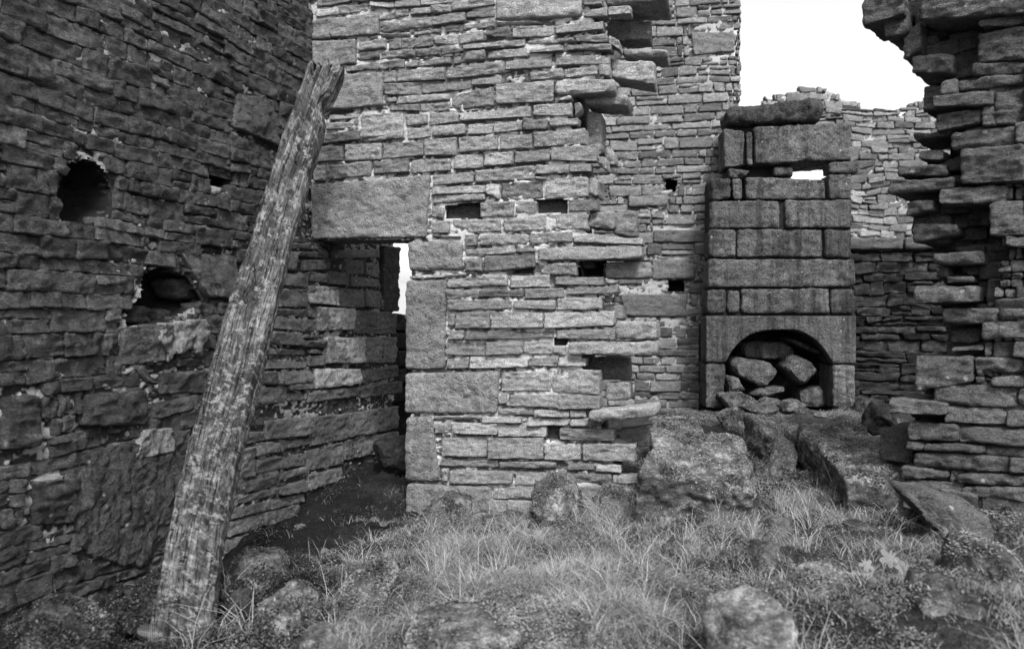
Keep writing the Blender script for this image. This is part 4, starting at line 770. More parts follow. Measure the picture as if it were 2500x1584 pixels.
# ------------------------------------------------------------------ loose stones
def rock(name, label, cat, poly, d, thick, lean=0., e=.5, mat=None, seed=0, amp=1., tone=.5, tg='X', group=None, n=(84, 52), sink=0., turn=0., fc=(.76, .93)):
    """outline traced in the photo, given its own distance, size and thickness"""
    P = [tp(tg, *p) for p in poly]; P = np.array([((x-CX)/FP*d, (CY-y)/FP*d) for x, y in P])
    if sink: P[:, 1] -= sink*(P[:, 1] < P[:, 1].mean())
    c = (P.max(0)+P.min(0))/2; Rr = []; nt_, nf = n
    for k in range(nt_):
        t = 2*math.pi*k/nt_; dx_, dz_ = math.cos(t), math.sin(t); best = .01
        for i in range(len(P)):
            a = P[i]-c; b = P[(i+1) % len(P)]-c; den = dx_*(b[1]-a[1])-dz_*(b[0]-a[0])
            if abs(den) < 1e-9: continue
            rr_ = (a[0]*(b[1]-a[1])-a[1]*(b[0]-a[0]))/den; ss = (a[0]*dz_-a[1]*dx_)/den
            if rr_ > 0 and -1e-6 <= ss <= 1+1e-6: best = max(best, rr_)
        Rr.append(best)
    Rr = np.array(Rr); Rr = (np.roll(Rr, 1)+Rr*2+np.roll(Rr, -1))/4
    ph = np.linspace(.02, math.pi-.02, nf); T_, F_ = np.meshgrid(np.arange(nt_), ph, indexing='ij'); T_ = T_.ravel(); F_ = F_.ravel()
    s = np.sin(F_)**e; cc = np.sign(np.cos(F_))*np.abs(np.cos(F_))**e; th = 2*np.pi*T_/nt_; rx_ = Rr[T_]*s
    X = rx_*np.cos(th); Z = rx_*np.sin(th); Y = -cc*thick/2+lean*Z+turn*X
    V = np.stack([c[0]+X, d+thick*.35+Y, c[1]+Z], 1); Dn = np.stack([np.cos(th)*s, -cc, np.sin(th)*s], 1); Dn /= np.linalg.norm(Dn, axis=1, keepdims=True)
    sz = min(np.ptp(P[:, 0]), np.ptp(P[:, 1])); o_ = seed*7.7
    Vc = np.array([c[0], d+thick*.35, c[1]]); r3 = random.Random(seed*13+5)
    for q_ in range(12):
        a_, b_ = r3.uniform(0, 2*math.pi), r3.uniform(.25, .95); nn_ = np.array([math.cos(a_)*math.sqrt(1-b_*b_), -b_, math.sin(a_)*math.sqrt(1-b_*b_)])
        pr = (V-Vc)@nn_; m_ = pr.max()*r3.uniform(*fc); V = V-np.maximum(pr-m_, 0)[:, None]*nn_*.96
    V = V+Dn*((vn(V*(2.2/sz)+o_)*.07*sz+vn(V*(5/sz)+o_)*.04*sz+vn(V*28+o_)*.011+np.abs(vn(V*13+o_))*.016+vn(V*70+o_)*.005)*amp)[:, None]
    Q = np.array([(i*nf+j, i*nf+j+1, ((i+1) % nt_)*nf+j+1, ((i+1) % nt_)*nf+j) for i in range(nt_) for j in range(nf-1)])
    base = (c[0], d+thick*.35, P[:, 1].min())
    n0 = len(V); V = np.vstack([V, V[F_ < .021].mean(0), V[F_ > math.pi-.021].mean(0)]); ii = np.arange(nt_)
    Q = np.vstack([Q, np.stack([np.full(nt_, n0), ii*nf, ((ii+1) % nt_)*nf, ((ii+1) % nt_)*nf], 1)*1, np.stack([np.full(nt_, n0+1), ((ii+1) % nt_)*nf+nf-1, ii*nf+nf-1, ii*nf+nf-1], 1)])
    Q = np.vstack([Q[:, [0, 1, 2]], Q[:, [0, 2, 3]]]); Q = Q[(Q[:, 0] != Q[:, 1]) & (Q[:, 1] != Q[:, 2]) & (Q[:, 0] != Q[:, 2])]
    o = mesh_obj(name, V, Q, mat or M_ROCK, None, np.full(len(V), tone), loc=base)
    o.data.flip_normals() if False else None
    return tag(o, label, cat, group)
rk_ = rock; gB = 'fallen stones on the turf'; gH = 'stones piled in the hearth'
BO = [
 ('fallen_block', 'square-faced dark block behind the small pale pointed stone', 'stone block', [(1782, 985), (1900, 1003), (1905, 1062), (1850, 1070), (1778, 1052)], 6.5, .5, .2, .3, M_MOSS, .8),
 ('fallen_stone', 'small pointed stone with a pale top, in front of the square block', 'loose stone', [(1842, 1036), (1868, 1045), (1895, 1090), (1885, 1130), (1800, 1130), (1795, 1105)], 6.0, .3, .3, .6, M_ROCK, 1.0),
 ('fallen_block', 'mossy square block just right of the flat slab of the toothed wall end', 'stone block', [(1545, 992), (1655, 995), (1668, 1020), (1660, 1055), (1560, 1065), (1540, 1040)], 6.7, .45, .2, .35, M_MOSS, .8),
 ('fallen_stone', 'smooth tilted stone at the foot of the doorway jamb', 'loose stone', [(1000, 1200), (1045, 1170), (1105, 1180), (1105, 1215), (1060, 1235), (985, 1258), (968, 1235)], 5.9, .35, .2, .5, M_ROCK, .7),
 ('mossy_stone', 'rounded mossy stone against the foot of the middle wall', 'loose stone', [(1262, 1150), (1300, 1120), (1350, 1130), (1372, 1180), (1350, 1225), (1280, 1240), (1255, 1200)], 5.75, .35, .4, .6, M_MOSS, 1.0),
 ('fallen_slab', 'dark slab leaning down along the foot of the right wall', 'stone slab', [(2140, 1150), (2230, 1170), (2340, 1225), (2420, 1290), (2420, 1330), (2330, 1300), (2200, 1235)], 4.35, .3, .4, .5, M_RIGHT, 1.0),
 ('fallen_stone', 'pointed dark stone in the grass, lower of the two at the right edge', 'loose stone', [(2255, 1372), (2290, 1390), (2370, 1490), (2360, 1560), (2180, 1560), (2195, 1440)], 3.0, .35, .4, .6, M_ROCK, 1.0),
 ('fallen_stone', 'dark stone cut off by the right edge, above the pointed stone', 'loose stone', [(2290, 1330), (2330, 1290), (2400, 1310), (2480, 1360), (2470, 1440), (2300, 1420)], 3.5, .4, .4, .6, M_ROCK, 1.0),
 ('mossy_stone', 'dark mossy hump below the broad-leaved seedling', 'loose stone', [(1890, 1400), (1960, 1365), (2060, 1370), (2105, 1410), (2090, 1470), (1900, 1475)], 3.5, .35, .6, .6, M_MOSS, 1.1),
 ('pitted_stone', 'pale pitted stone at the bottom edge, right of centre', 'loose stone', [(1700, 1462), (1730, 1435), (1840, 1432), (1875, 1470), (1865, 1530), (1840, 1600), (1700, 1600)], 2.9, .3, .5, .6, M_PALE, 1.3),
 ('fallen_stone', 'dark angular stone in the grass above the broad-leaved seedling', 'loose stone', [(1905, 1290), (1950, 1262), (2000, 1280), (1990, 1312), (1915, 1318)], 4.5, .3, .5, .6, M_ROCK, 1.0),
 ('fallen_stone', 'flat-topped stone in the grass right of the dark angular stone', 'loose stone', [(2020, 1250), (2060, 1245), (2110, 1275), (2105, 1292), (2030, 1290)], 4.5, .3, 1.0, .6, M_ROCK, .8),
 ('fallen_stone', 'half-buried stone left of the dark angular stone', 'loose stone', [(1775, 1325), (1800, 1290), (1850, 1300), (1850, 1335), (1790, 1345)], 4.1, .25, .7, .6, M_ROCK, 1.0),
 ('fallen_stone', 'low stone below the long slab, set in short grass', 'loose stone', [(1790, 1270), (1830, 1235), (1880, 1240), (1885, 1270), (1820, 1285)], 4.7, .3, 1.0, .6, M_ROCK, 1.0),
 ('mossy_stone', 'flat mossy slab buried in grass at the middle of the bottom edge', 'loose stone', [(955, 1500), (1050, 1488), (1250, 1482), (1420, 1505), (1430, 1600), (950, 1600)], 3.1, .4, 1.0, .5, M_MOSS, 1.0),
 ('fallen_stone', 'tilted mossy slab with a white lichen blot, right of the timber foot', 'loose stone', [(755, 1450), (800, 1385), (870, 1350), (920, 1375), (900, 1420), (820, 1470)], 4.0, .35, .8, .5, M_MOSS, 1.0),
 ('pitted_stone', 'small bright stone at the bottom edge, left of centre', 'loose stone', [(700, 1512), (730, 1492), (770, 1500), (800, 1530), (700, 1545)], 3.2, .2, .3, .6, M_PALE, 1.0),
 ('mossy_stone', 'upper rounded mossy stone touching the timber foot on its right', 'loose stone', [(520, 1405), (560, 1388), (605, 1400), (620, 1430), (540, 1445)], 3.9, .3, .4, .7, M_MOSS_SHADED, .9),
 ('mossy_stone', 'lower mossy stone dotted with white lichen right of the timber foot', 'loose stone', [(590, 1450), (650, 1410), (720, 1430), (745, 1480), (720, 1540), (600, 1540)], 3.6, .35, .5, .6, M_MOSS, 1.0),
 ('mossy_stone', 'long dark mossy hump left of the timber foot', 'loose stone', [(280, 1430), (330, 1365), (385, 1370), (385, 1450), (360, 1500), (260, 1500)], 3.75, .4, .5, .6, M_MOSS_SHADED, 1.0),
 ('mossy_stone', 'dark mossy stone in the lower left corner', 'loose stone', [(20, 1475), (60, 1455), (110, 1485), (190, 1520), (180, 1590), (20, 1590)], 3.1, .4, .4, .6, M_MOSS_SHADED, 1.0),
 ('fallen_block', 'dark block lying inside the doorway behind the jamb', 'stone block', [(872, 1045), (900, 1030), (990, 1040), (990, 1110), (950, 1098), (880, 1078)], 7.35, .35, .3, .35, M_SOOT_SHADE, .8),
 ('fallen_block', 'square dark block between the long slab and the right wall', 'stone block', [(2062, 1045), (2080, 1038), (2140, 1045), (2150, 1110), (2110, 1120), (2070, 1090)], 5.7, .35, .2, .3, M_RIGHT, .8),
 ('fallen_stone', 'low dark stone under the projecting stones right of the fireplace', 'loose stone', [(2040, 1000), (2075, 955), (2110, 965), (2120, 1000), (2060, 1012)], 6.8, .3, .5, .6, M_SOOT_SHADE, 1.0),
 ('fallen_stone', 'small dark stone beside the right foot of the fireplace', 'loose stone', [(2018, 958), (2040, 938), (2090, 945), (2095, 962), (2030, 970)], 8.6, .3, .5, .6, M_SOOT_SHADE, 1.0),
 ('mossy_stone', 'mossy hummock between the doorway wall foot and the big boulder', 'loose stone', [(1390, 1185), (1430, 1160), (1490, 1160), (1500, 1200), (1420, 1215)], 5.8, .3, 1.0, .6, M_MOSS, 1.0),
 ('fallen_stone', 'long thin stone lying by the big footing block of the jamb', 'loose stone', [(1120, 1222), (1200, 1205), (1235, 1212), (1190, 1235), (1125, 1240)], 5.95, .15, .3, .6, M_ROCK, .6),
 ('fallen_stone', 'pale stone in the grass below the big moss-covered boulder', 'loose stone', [(1572, 1300), (1600, 1278), (1640, 1290), (1645, 1335), (1580, 1345)], 4.45, .2, .6, .55, M_ROCK, .9),
 ('fallen_stone', 'small pale stone in grass left of the dark mossy hump', 'loose stone', [(1680, 1385), (1700, 1370), (1735, 1378), (1732, 1410), (1685, 1412)], 3.8, .15, .5, .6, M_PALE, .9),
 ('fallen_stone', 'low dark ridge stone in the bare soil right of the timber', 'loose stone', [(525, 1335), (560, 1315), (640, 1318), (665, 1345), (600, 1362), (530, 1360)], 4.7, .3, .7, .55, M_ROCK, 1.0),
 ('fallen_stone', 'dark stone at the right edge under the lowest courses of the right wall', 'loose stone', [(2345, 1225), (2400, 1215), (2450, 1240), (2440, 1275), (2350, 1270)], 4.3, .25, .5, .5, M_ROCK, 1.0),
 ('fallen_stone', 'mossy stone in front of the square block near the wall end', 'loose stone', [(1700, 985), (1745, 965), (1770, 985), (1755, 1015), (1710, 1020)], 7.7, .3, .8, .6, M_MOSS, 1.0),
]
for i, (nm, lb, ct, poly, d, th, ln, e, mt, am) in enumerate(BO): rock(nm, lb, ct, poly, d, th, ln, e, mt, seed=i+1, amp=am, tone=R.uniform(.35, .65), sink=.04, group=gB)
def block3(name, label, cat, A, B, wid, hei, mat, seed, roll=0., taper=1., amp=1., r=.05):
    """a fallen squared block: A and B are the middles of the top edges of its near and far end"""
    A = np.array(A); B = np.array(B); ay = B-A; L = np.linalg.norm(ay); ay /= L; ax = np.cross(ay, [0, 0, 1]); ax /= np.linalg.norm(ax); az = np.cross(ax, ay)
    ax, az = ax*math.cos(roll)+az*math.sin(roll), az*math.cos(roll)-ax*math.sin(roll)
    h = np.array([wid/2, hei/2, L/2]); X, Y, Z = axis(h[0], r, .013), axis(h[1], r, .013), axis(h[2], r, .016); (i, j, k), Q = topo(len(X), len(Y), len(Z), True)
    p = np.stack([X[i], Y[j], Z[k]], 1)*h; c = np.clip(p, -(h-r), h-r); d = p-c; d /= np.maximum(np.linalg.norm(d, axis=1, keepdims=True), 1e-9); p = c+r*d
    f = 1+(taper-1)*(p[:, 2]/h[2]*.5+.5); wob = vn(p*3+seed)*.05
    C = (A+B)/2-az*hei/2; V = C+np.outer(p[:, 0]*f+wob, ax)+np.outer(p[:, 1], az)+np.outer(p[:, 2]+wob*.6, ay); Dw = np.outer(d[:, 0], ax)+np.outer(d[:, 1], az)+np.outer(d[:, 2], ay)
    V = V+Dw*((vn(V*5+seed)*.035+np.abs(vn(V*11+seed))*.03+vn(V*26+seed)*.014+vn(V*60)*.006)*amp)[:, None]
    T = np.vstack([Q[:, [0, 1, 2]], Q[:, [0, 2, 3]]]); return tag(mesh_obj(name, V, T, mat, None, np.full(len(V), .5), loc=tuple(C-np.array([0, 0, hei/2]))), label, cat, gB)
block3('boulder', 'big squared moss-covered boulder with a flat dark right side, beside the toothed wall end', 'boulder', (1.20, 5.12, -1.0), (1.36, 5.85, -.80), .74, .46, M_MOSS, 3., roll=-.14, taper=.85, amp=.8, r=.035)
block3('fallen_block', 'long lichen-speckled slab sloping down toward the viewer in front of the fireplace', 'stone block', (2.27, 4.88, -.93), (2.58, 6.5, -.80), .44, .36, M_MOSS, 8., roll=.06, taper=1.05, amp=.8, r=.045)
BM = [
 ('hearth_stone', 'wide flat stone at the back of the hearth, highest under the arch', [(380, 440), (560, 412), (870, 425), (860, 535), (700, 572), (400, 548)], 9.3, .3, .45), ('hearth_stone', 'thin slab slanting down right under the arch', [(765, 368), (800, 372), (1000, 450), (1160, 548), (1130, 552), (960, 480)], 9.15, .25, .5),
 ('hearth_stone', 'large tapering stone at the left of the hearth', [(300, 590), (370, 550), (640, 598), (742, 668), (690, 740), (600, 812), (540, 800), (340, 700)], 9.1, .3, .5), ('hearth_stone', 'angular stone standing on its corner at the right of the hearth', [(830, 545), (880, 528), (1000, 590), (1072, 672), (1030, 720), (940, 805), (870, 760), (770, 640)], 9.08, .3, .4),
 ('hearth_stone', 'small stone in the lower left corner of the hearth', [(270, 710), (370, 735), (435, 850), (290, 872)], 9.1, .25, .7), ('hearth_stone', 'low flat pale-topped stone across the hearth floor', [(470, 890), (560, 830), (802, 812), (790, 850), (600, 905)], 9.05, .25, .6),
 ('hearth_stone', 'squarish stone on the hearth floor at the right', [(915, 860), (1110, 800), (1150, 990), (920, 990)], 9.15, .25, .4), ('hearth_stone', 'dark rounded stone just outside the left jamb of the fireplace', [(215, 888), (430, 880), (580, 965), (560, 1000), (300, 1010)], 8.8, .25, .6),
 ('hearth_stone', 'small dark stone before the middle of the hearth', [(580, 950), (640, 918), (740, 930), (780, 980), (620, 985)], 8.8, .2, .7), ('hearth_stone', 'rounded stone before the hearth, right of the middle', [(755, 1010), (800, 950), (900, 925), (985, 980), (900, 1030), (790, 1045)], 8.65, .22, .7),
 ('hearth_stone', 'smooth low stone lying in front of the small dark stone', [(430, 1015), (560, 980), (690, 960), (760, 1030), (600, 1060)], 8.55, .25, .6), ('hearth_stone', 'small wedge stone by the right end of the hearth front', [(880, 1055), (960, 980), (1020, 1030), (1175, 1045), (1180, 1098), (1000, 1080)], 8.5, .2, .6)]
for i, (nm, lb, poly, d, th, e) in enumerate(BM): rock(nm, lb, 'loose stone', poly, d, th*1.3, .15, e*.6, M_CHIM if d > 9 else M_ROCK, seed=40+i, amp=.6, tone=.5, tg='M', group=gH, fc=(.9, .99))
# small stones scattered through the turf
SL = ['small stone in the grass straight in front of the middle wall', 'small stone in front of the doorway jamb, nearest the long grass', 'small stone between the tilted lichen-blotted slab and the doorway', 'small stone on the dark soil of the doorway', 'small stone beside the smooth tilted stone at the jamb',
 'small stone in the grass below the big moss-covered boulder', 'small stone in the grass down and right of the big moss-covered boulder', 'small stone in the long grass over the buried slab', 'small stone on the bare soil right of the timber', 'small stone against the foot of the left wall right of the timber',
 'small stone just inside the doorway', 'small stone between the pale pitted stone and the half-buried stone', 'small stone right below the lower end of the long slab', 'small stone between the seedling and the pointed dark stone', 'small stone in the long grass above and left of the pale pitted stone',
 'small stone in the grass right of the tilted lichen-blotted slab', 'small stone near the wall foot, closest to the timber', 'small stone behind the tilted lichen-blotted slab', 'small stone at the bottom edge right of the pale pitted stone', 'small stone at the bottom edge left of the pale pitted stone', 'small stone at the foot of the right wall below the dark leaning slab', 'small stone in the grass in front of the rounded mossy stone']
sp = [(1210, 1300, 4.6), (1100, 1330, 4.5), (820, 1300, 5.0), (760, 1240, 5.6), (900, 1220, 6.0), (1480, 1280, 4.8), (1560, 1330, 4.2), (1330, 1420, 3.7), (620, 1330, 4.9), (700, 1215, 6.1), (880, 1190, 6.4), (1660, 1400, 3.7), (1930, 1215, 5.0), (2180, 1380, 3.6), (1450, 1400, 3.9), (1000, 1420, 3.9), (560, 1310, 5.2), (840, 1350, 4.5), (2050, 1480, 3.1), (1600, 1500, 3.1), (2280, 1240, 4.3), (1250, 1275, 5.0)]
for i, (x, y, d) in enumerate(sp):
    s = R.uniform(.03, .07)*FP/d/1.0382; poly = [(x+s*R.uniform(.7, 1.2)*math.cos(t), y-s*.6*R.uniform(.6, 1.1)*math.sin(t)) for t in np.linspace(0, 2*math.pi, 8)[:-1]]
    X = (x*1.0382-CX)/FP*d; zz = float(gz(X, d)[0]); dy = (CY-y*1.0382)/FP*d-zz
    o = rock('small_stone', SL[i], 'loose stone', poly, d, .1, .2, .7, R.choice([M_ROCK, M_MOSS]), seed=80+i, tone=R.uniform(.3, .8), n=(24, 16), amp=.5)
    o.location.z -= dy-.01; o['group'] = 'small stones scattered in the turf'

# ------------------------------------------------------------------ grass and low weeds
def m_leaf(name, lo, hi):
    m, nt, p = newmat(name); at = nt.nodes.new('ShaderNodeAttribute'); at.attribute_name = 'tone'
    v = ramp(nt, at.outputs['Fac'], [(0, lo), (1, hi)]); grey(nt, v, p); p.inputs['Roughness'].default_value = .7
    tr = nt.nodes.new('ShaderNodeBsdfTranslucent'); nt.links.new(v, tr.inputs[0]); mx = nt.nodes.new('ShaderNodeMixShader'); mx.inputs[0].default_value = .3
    out = nt.nodes['Material Output']; nt.links.new(p.outputs[0], mx.inputs[1]); nt.links.new(tr.outputs[0], mx.inputs[2]); nt.links.new(mx.outputs[0], out.inputs[0]); return m
M_MOSSL = m_leaf('moss_tuft', .015, .3); M_GRASS = m_leaf('grass_blade', .035, .4); M_WEED = m_leaf('weed_leaf', .015, .26)
def inside(x, y):                             # inside the room floor, in front of the walls
    P = np.stack([x, y], 1); l = (P-LEFT.O)@LEFT.n > .03; m = (P-MID.O)@MID.n; um = (P-MID.O)@MID.d
    mid_ok = (m > .02) | (um > u_end+.15) | ((um < ud) & (m > -1.6)); r = ((P-RIGHT.O)@RIGHT.n > .03) | ((P-RIGHT.O)@RIGHT.d < 0); b = (P-BACK.O)@BACK.n > .1
    return l & mid_ok & r & b
def pxof(x, y, z): return CX+FP*x/y, CY-FP*z/y
def scatter(n, x0, x1, y0, y1):
    x = rng.uniform(x0, x1, n); y = rng.uniform(y0, y1, n); m = inside(x, y) & (np.abs(x/y) < .72); return x[m], y[m]
def blades(x, y, z, h, wd, lean, tone, name, mat):
    n = len(x); t = rng.uniform(0, 2*np.pi, n); a = rng.uniform(0, 2*np.pi, n); cx, cy = np.cos(t)*wd, np.sin(t)*wd; lx, ly = np.cos(a)*lean*h, np.sin(a)*lean*h
    V = np.zeros((n, 7, 3)); fr = [0, .4, .75]; wf = [1, .85, .5]
    for k in range(3):
        f = fr[k]; b = np.stack([x+lx*f**1.8, y+ly*f**1.8, z+h*f*(1-.25*lean*f)], 1); o = np.stack([cx*wf[k], cy*wf[k], cx*0], 1)
        V[:, 2*k] = b-o; V[:, 2*k+1] = b+o
    V[:, 6] = np.stack([x+lx*1.05, y+ly*1.05, z+h*(1-.35*lean)], 1)
    i = np.arange(n)[:, None]*7
    Q = np.concatenate([i+[0, 1, 3, 2], i+[2, 3, 5, 4], i+[4, 5, 6, 6]])
    T3 = np.concatenate([i+[0, 1, 3], i+[0, 3, 2], i+[2, 3, 5], i+[2, 5, 4], i+[4, 5, 6]])
    return mesh_obj(name, V.reshape(-1, 3), T3, mat, None, np.repeat(tone, 7))
# density follows damp and dry patches of the turf: thick in the open middle, thin by the left wall and the hearth
def dens(x, y, z):
    X, Y = pxof(x, y, z); X = X/1.0382; Y = Y/1.0382
    p = np.stack([x, y, x*0], 1); c = .5+.5*vn(p*3)+.35*vn(p*9+4)
    g = np.exp(-((X-1280)/420)**2-((Y-1400)/170)**2)*1.1+np.exp(-((X-1500)/500)**2-((Y-1260)/70)**2)*.5+np.exp(-((X-2100)/300)**2-((Y-1330)/130)**2)*.35+np.exp(-((X-1720)/90)**2-((Y-1110)/60)**2)*.5+np.exp(-((X-1050)/500)**2-((Y-1500)/80)**2)*.5
    return np.clip((g+.14)*np.clip(c, .12, 1.3), .05, 1)*np.clip((x+1.15+.35*vn(p*2.5+8))/.5, .06, 1)
x, y = scatter(900000, -2.6, 4, 2.0, 7.5); z = gz0s = None
z = np.zeros(len(x))
for i in range(0, len(x), 40000): z[i:i+40000] = gz(x[i:i+40000], y[i:i+40000])
dn = dens(x, y, z); keep = rng.random(len(x)) < dn*1.1*np.clip(4/y, .4, 1.2); x, y, z, dn = x[keep], y[keep], z[keep], dn[keep]
n = len(x); pz_ = np.stack([x, y, x*0], 1); clump = .6+.5*vn(pz_*5+30)
tx_, ty_ = scatter(420, -2.0, 3.6, 2.5, 6.2); kt = rng.random(len(tx_)) < np.clip(dens(tx_, ty_, gz(tx_, ty_))*1.6, .1, 1); tx_, ty_ = tx_[kt], ty_[kt]   # long arching tufts
tn_ = rng.integers(18, 46, len(tx_)); ex_ = np.repeat(tx_, tn_)+rng.normal(0, .02, tn_.sum()); ey_ = np.repeat(ty_, tn_)+rng.normal(0, .02, tn_.sum()); ez_ = gz(ex_, ey_)
n0_ = n; x = np.append(x, ex_); y = np.append(y, ey_); z = np.append(z, ez_); dn = np.append(dn, np.full(len(ex_), .8)); clump = np.append(clump, np.full(len(ex_), 1.15)); n = len(x)
h = rng.uniform(.05, .16, n)*np.where(np.arange(n) >= n0_, rng.uniform(.9, 1.45, n), 1)*np.clip(clump, .4, 1.3)*np.where(rng.random(n) < .08, 1.6, 1)*(.7+.5*dn)
o = blades(x, y, z-.01, h, rng.uniform(.0011, .0021, n), rng.uniform(.3, 1.7, n), np.clip(rng.normal(.42, .27, n)+.75*(clump-.65), 0, 1), 'grass', M_GRASS); tag(o, 'pale rough grass growing over the turf', 'grass', kind='stuff')
print('blades', n)
# weeds: clover-like leaflets in small clumps
x, y = scatter(190000, -2.6, 4, 2.2, 9.2); z = np.zeros(len(x))
for i in range(0, len(x), 40000): z[i:i+40000] = gz(x[i:i+40000], y[i:i+40000])
pz_ = np.stack([x, y, x*0], 1); keep = (vn(pz_*1.7+11)+.5*vn(pz_*5) > -.05) & (rng.random(len(x)) < .8); dl = np.stack([x, y], 1)@LEFT.n-float(LEFT.O@LEFT.n); keep &= rng.random(len(x)) < np.clip((dl-.1)/1.0, .4, 1)
x, y, z = x[keep], y[keep], z[keep]
def leaflets(x, y, z, per, sz, spread, hgt, name, mat, tone):
    n = len(x)*per; X = np.repeat(x, per)+rng.normal(0, spread, n); Y = np.repeat(y, per)+rng.normal(0, spread, n); Z = np.repeat(z, per)+rng.uniform(0, 1, n)*np.repeat(np.broadcast_to(hgt, len(x)), per); tone = np.repeat(np.repeat(np.broadcast_to(tone, len(x)), per), 5)
    s = rng.uniform(.5, 1, n)*sz; t = rng.uniform(0, 2*np.pi, n); nx_ = rng.normal(0, .45, n); ny_ = rng.normal(0, .45, n)-.15
    e1 = np.stack([np.cos(t), np.sin(t), -(nx_*np.cos(t)+ny_*np.sin(t))], 1); e2 = np.stack([-np.sin(t), np.cos(t), (nx_*np.sin(t)-ny_*np.cos(t))], 1); c = np.stack([X, Y, Z], 1)
    V = np.zeros((n, 5, 3))
    for k, (a, b) in enumerate(((-1, 0), (-.1, .55), (.8, .35), (.8, -.35), (-.1, -.55))): V[:, k] = c+(e1*a+e2*b)*s[:, None]
    i = np.arange(n)[:, None]*5; T3 = np.concatenate([i+[0, 4, 1], i+[1, 4, 3], i+[1, 3, 2]])
    return mesh_obj(name, V.reshape(-1, 3), T3, mat, None, np.clip(tone+np.repeat(rng.normal(0, .16, n), 5), 0, 1), smooth=False)
dl = np.stack([x, y], 1)@LEFT.n-float(LEFT.O@LEFT.n); pz_ = np.stack([x, y, x*0], 1)
tw = np.clip(.0+.46*np.clip((x+1.25+.3*vn(pz_*2.5))/.6, 0, 1)+.22*vn(pz_*4)+(rng.random(len(x)) < .02)*.6, .0, .95); tall = np.clip(vn(pz_*2.3+40)*2, 0, 1)  # leaf tone drops on the left: corner shade put into the colour
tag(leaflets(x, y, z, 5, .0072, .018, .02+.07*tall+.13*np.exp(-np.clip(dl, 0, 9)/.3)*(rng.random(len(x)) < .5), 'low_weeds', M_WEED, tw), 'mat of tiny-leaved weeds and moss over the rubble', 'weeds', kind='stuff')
for o in list(col.objects):
    if o.name.startswith('small') or o.type != 'MESH' or o.parent or not o.data.materials or o.data.materials[0] not in (M_MOSS, M_ROCK, M_MOSS_SHADED): continue
    me = o.data; nV = len(me.vertices); co = np.empty(nV*3, np.float32); me.vertices.foreach_get('co', co); co = co.reshape(-1, 3); nF = len(me.polygons)
    fv = np.empty(nF*3, np.int32); me.polygons.foreach_get('vertices', fv); fv = fv.reshape(-1, 3); a_, b_, c_ = co[fv[:, 0]], co[fv[:, 1]], co[fv[:, 2]]
    nr = np.cross(b_-a_, c_-a_); ar = np.linalg.norm(nr, axis=1)+1e-12; nr = nr/ar[:, None]; sg = 1 if ((nr*((a_+b_+c_)/3-co.mean(0))).sum(1)).mean() > 0 else -1; nr = nr*sg
    wgt = ar*np.clip(nr[:, 2]+.35, 0, 1)*np.clip(.35+1.6*vn((a_+np.array(o.location))*9), .03, 1); cnt = int(min(9000, wgt.sum()*(22000 if o.data.materials[0] is not M_ROCK else 9000))); dl_ = float((np.array(o.location)[:2]-LEFT.O)@LEFT.n); ix = rng.choice(nF, cnt, p=wgt/wgt.sum())
    if cnt < 900: continue
    u_, v_ = rng.random(cnt), rng.random(cnt); fl_ = u_+v_ > 1; u_[fl_] = 1-u_[fl_]; v_[fl_] = 1-v_[fl_]
    pp = a_[ix]+(b_[ix]-a_[ix])*u_[:, None]+(c_[ix]-a_[ix])*v_[:, None]+nr[ix]*.002
    mo = leaflets(pp[:, 0], pp[:, 1], pp[:, 2], 1, .0085, .0, .012, 'moss', M_MOSSL, np.clip((.42 if o.location.x > -.9 else .08)+.5*vn((pp+np.array(o.location))*7), 0, 1)); mo.parent = o  # tufts left of the middle get the corner shade as a darker tone
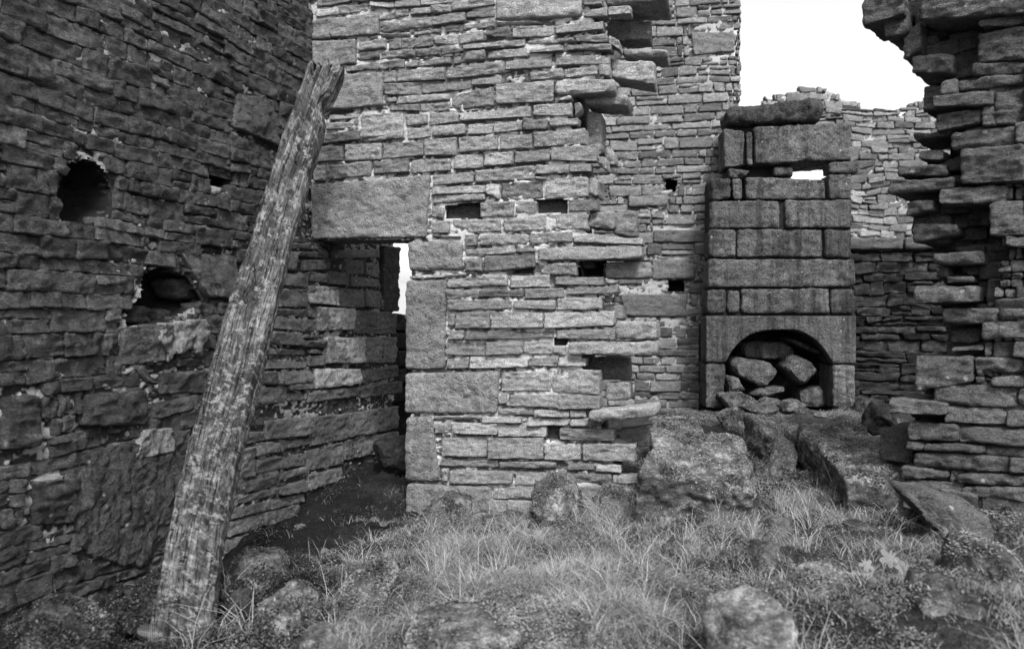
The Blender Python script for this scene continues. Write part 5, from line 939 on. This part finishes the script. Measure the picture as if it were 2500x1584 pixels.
# ------------------------------------------------------------------ two plants
def seedling():
    d = 3.75; c = np.array([((2060*1.0382)-CX)/FP*d, d, (CY-1400*1.0382)/FP*d]); root = thing('broad_leaved_seedling', 'pale broad-leaved seedling standing over the dark mossy hump', 'plant', c)
    stem = [(0, 0, 0), (.005, 0, .05), (.012, .01, .1), (.02, .0, .15)]; V = []; F = []
    for k, s in enumerate(stem):
        for j in range(6): t = j*math.pi/3; V.append((s[0]+.003*math.cos(t), s[1]+.003*math.sin(t), s[2]))
    F = [(k*6+j, k*6+(j+1) % 6, (k+1)*6+(j+1) % 6, (k+1)*6+j) for k in range(3) for j in range(6)]
    mesh_obj('stem', V, F, M_WEED, root, np.full(len(V), .6))
    M_ = m_leaf('broad_leaf', .06, .2)
    for (ox, oz, s, a) in ((-.10, .10, .045, 2.6), (-.045, .14, .04, 1.9), (.05, .17, .055, .9), (.11, .13, .045, .3), (.03, .07, .04, -.6), (.09, .035, .055, -1.2), (-.05, .06, .035, 3.3)):
        pts = []
        for k in range(30):
            t = 2*math.pi*k/30; r_ = s*(.45+.55*abs(math.cos(2.5*t)))*(1 if k else .4); pts.append((r_*math.cos(t)+s*.3, r_*math.sin(t)*.9))
        ca, sa = math.cos(a), math.sin(a); tx, ty = R.uniform(-.5, .5), R.uniform(-.9, -.2)
        P3 = [np.array((ox+ca*p-sa*q, R.uniform(-.001, .001)+.55*(sa*p+ca*q)-.02+abs(q)*.25, oz+(sa*p+ca*q)*.75)) for p, q in [(0, 0)]+[(s*.3, 0)]+pts]
        F = [(1, 2+k, 2+(k+1) % 30) for k in range(30)]
        mesh_obj('leaf', P3[0:], F, M_, root, np.full(len(P3), R.uniform(.5, 1)))
seedling()
def fern():
    d = 3.45; c = np.array([((345*1.0382)-CX)/FP*d, d, (CY-1478*1.0382)/FP*d]); root = thing('fern', 'small pale fern frond at the left foot of the timber', 'fern', c)
    V = []; F = []
    L = .11
    def P(f, side, out): x = -.03+f*L; return (x, -.02-.25*out, .012*math.sin(f*3)+side*out-.02*f)
    N_ = 13; VV = []; FF = []
    for k in range(N_):
        f = k/N_; w_ = .036*math.sin(math.pi*(.15+.8*f))
        for sd in (-1, 1):
            b = len(VV); VV += [P(f, sd, 0), P(f+.03, sd, 0), P(f+.05, sd, w_*.6), P(f+.055, sd, w_), P(f+.015, sd, w_*.6)]; FF.append((b, b+1, b+2, b+3, b+4) if sd > 0 else (b+4, b+3, b+2, b+1, b))
    FF3 = [t for f in FF for t in ((f[0], f[1], f[2]), (f[0], f[2], f[4]), (f[4], f[2], f[3]))]
    mesh_obj('frond', VV, FF3, m_leaf('fern_leaf', .12, .2), root, np.full(len(VV), .8), smooth=False)
    rv = [(-.05, -.02, -.03), (-.03, -.02, 0), (.08, -.022, -.018)]; V = []
    for s in rv:
        for j in range(4): V.append((s[0], s[1]+.0012*math.cos(j*math.pi/2), s[2]+.0012*math.sin(j*math.pi/2)))
    mesh_obj('stalk', V, [(k*4+j, k*4+(j+1) % 4, (k+1)*4+(j+1) % 4, (k+1)*4+j) for k in range(2) for j in range(4)], M_WEED, root, np.full(12, .6))
fern()
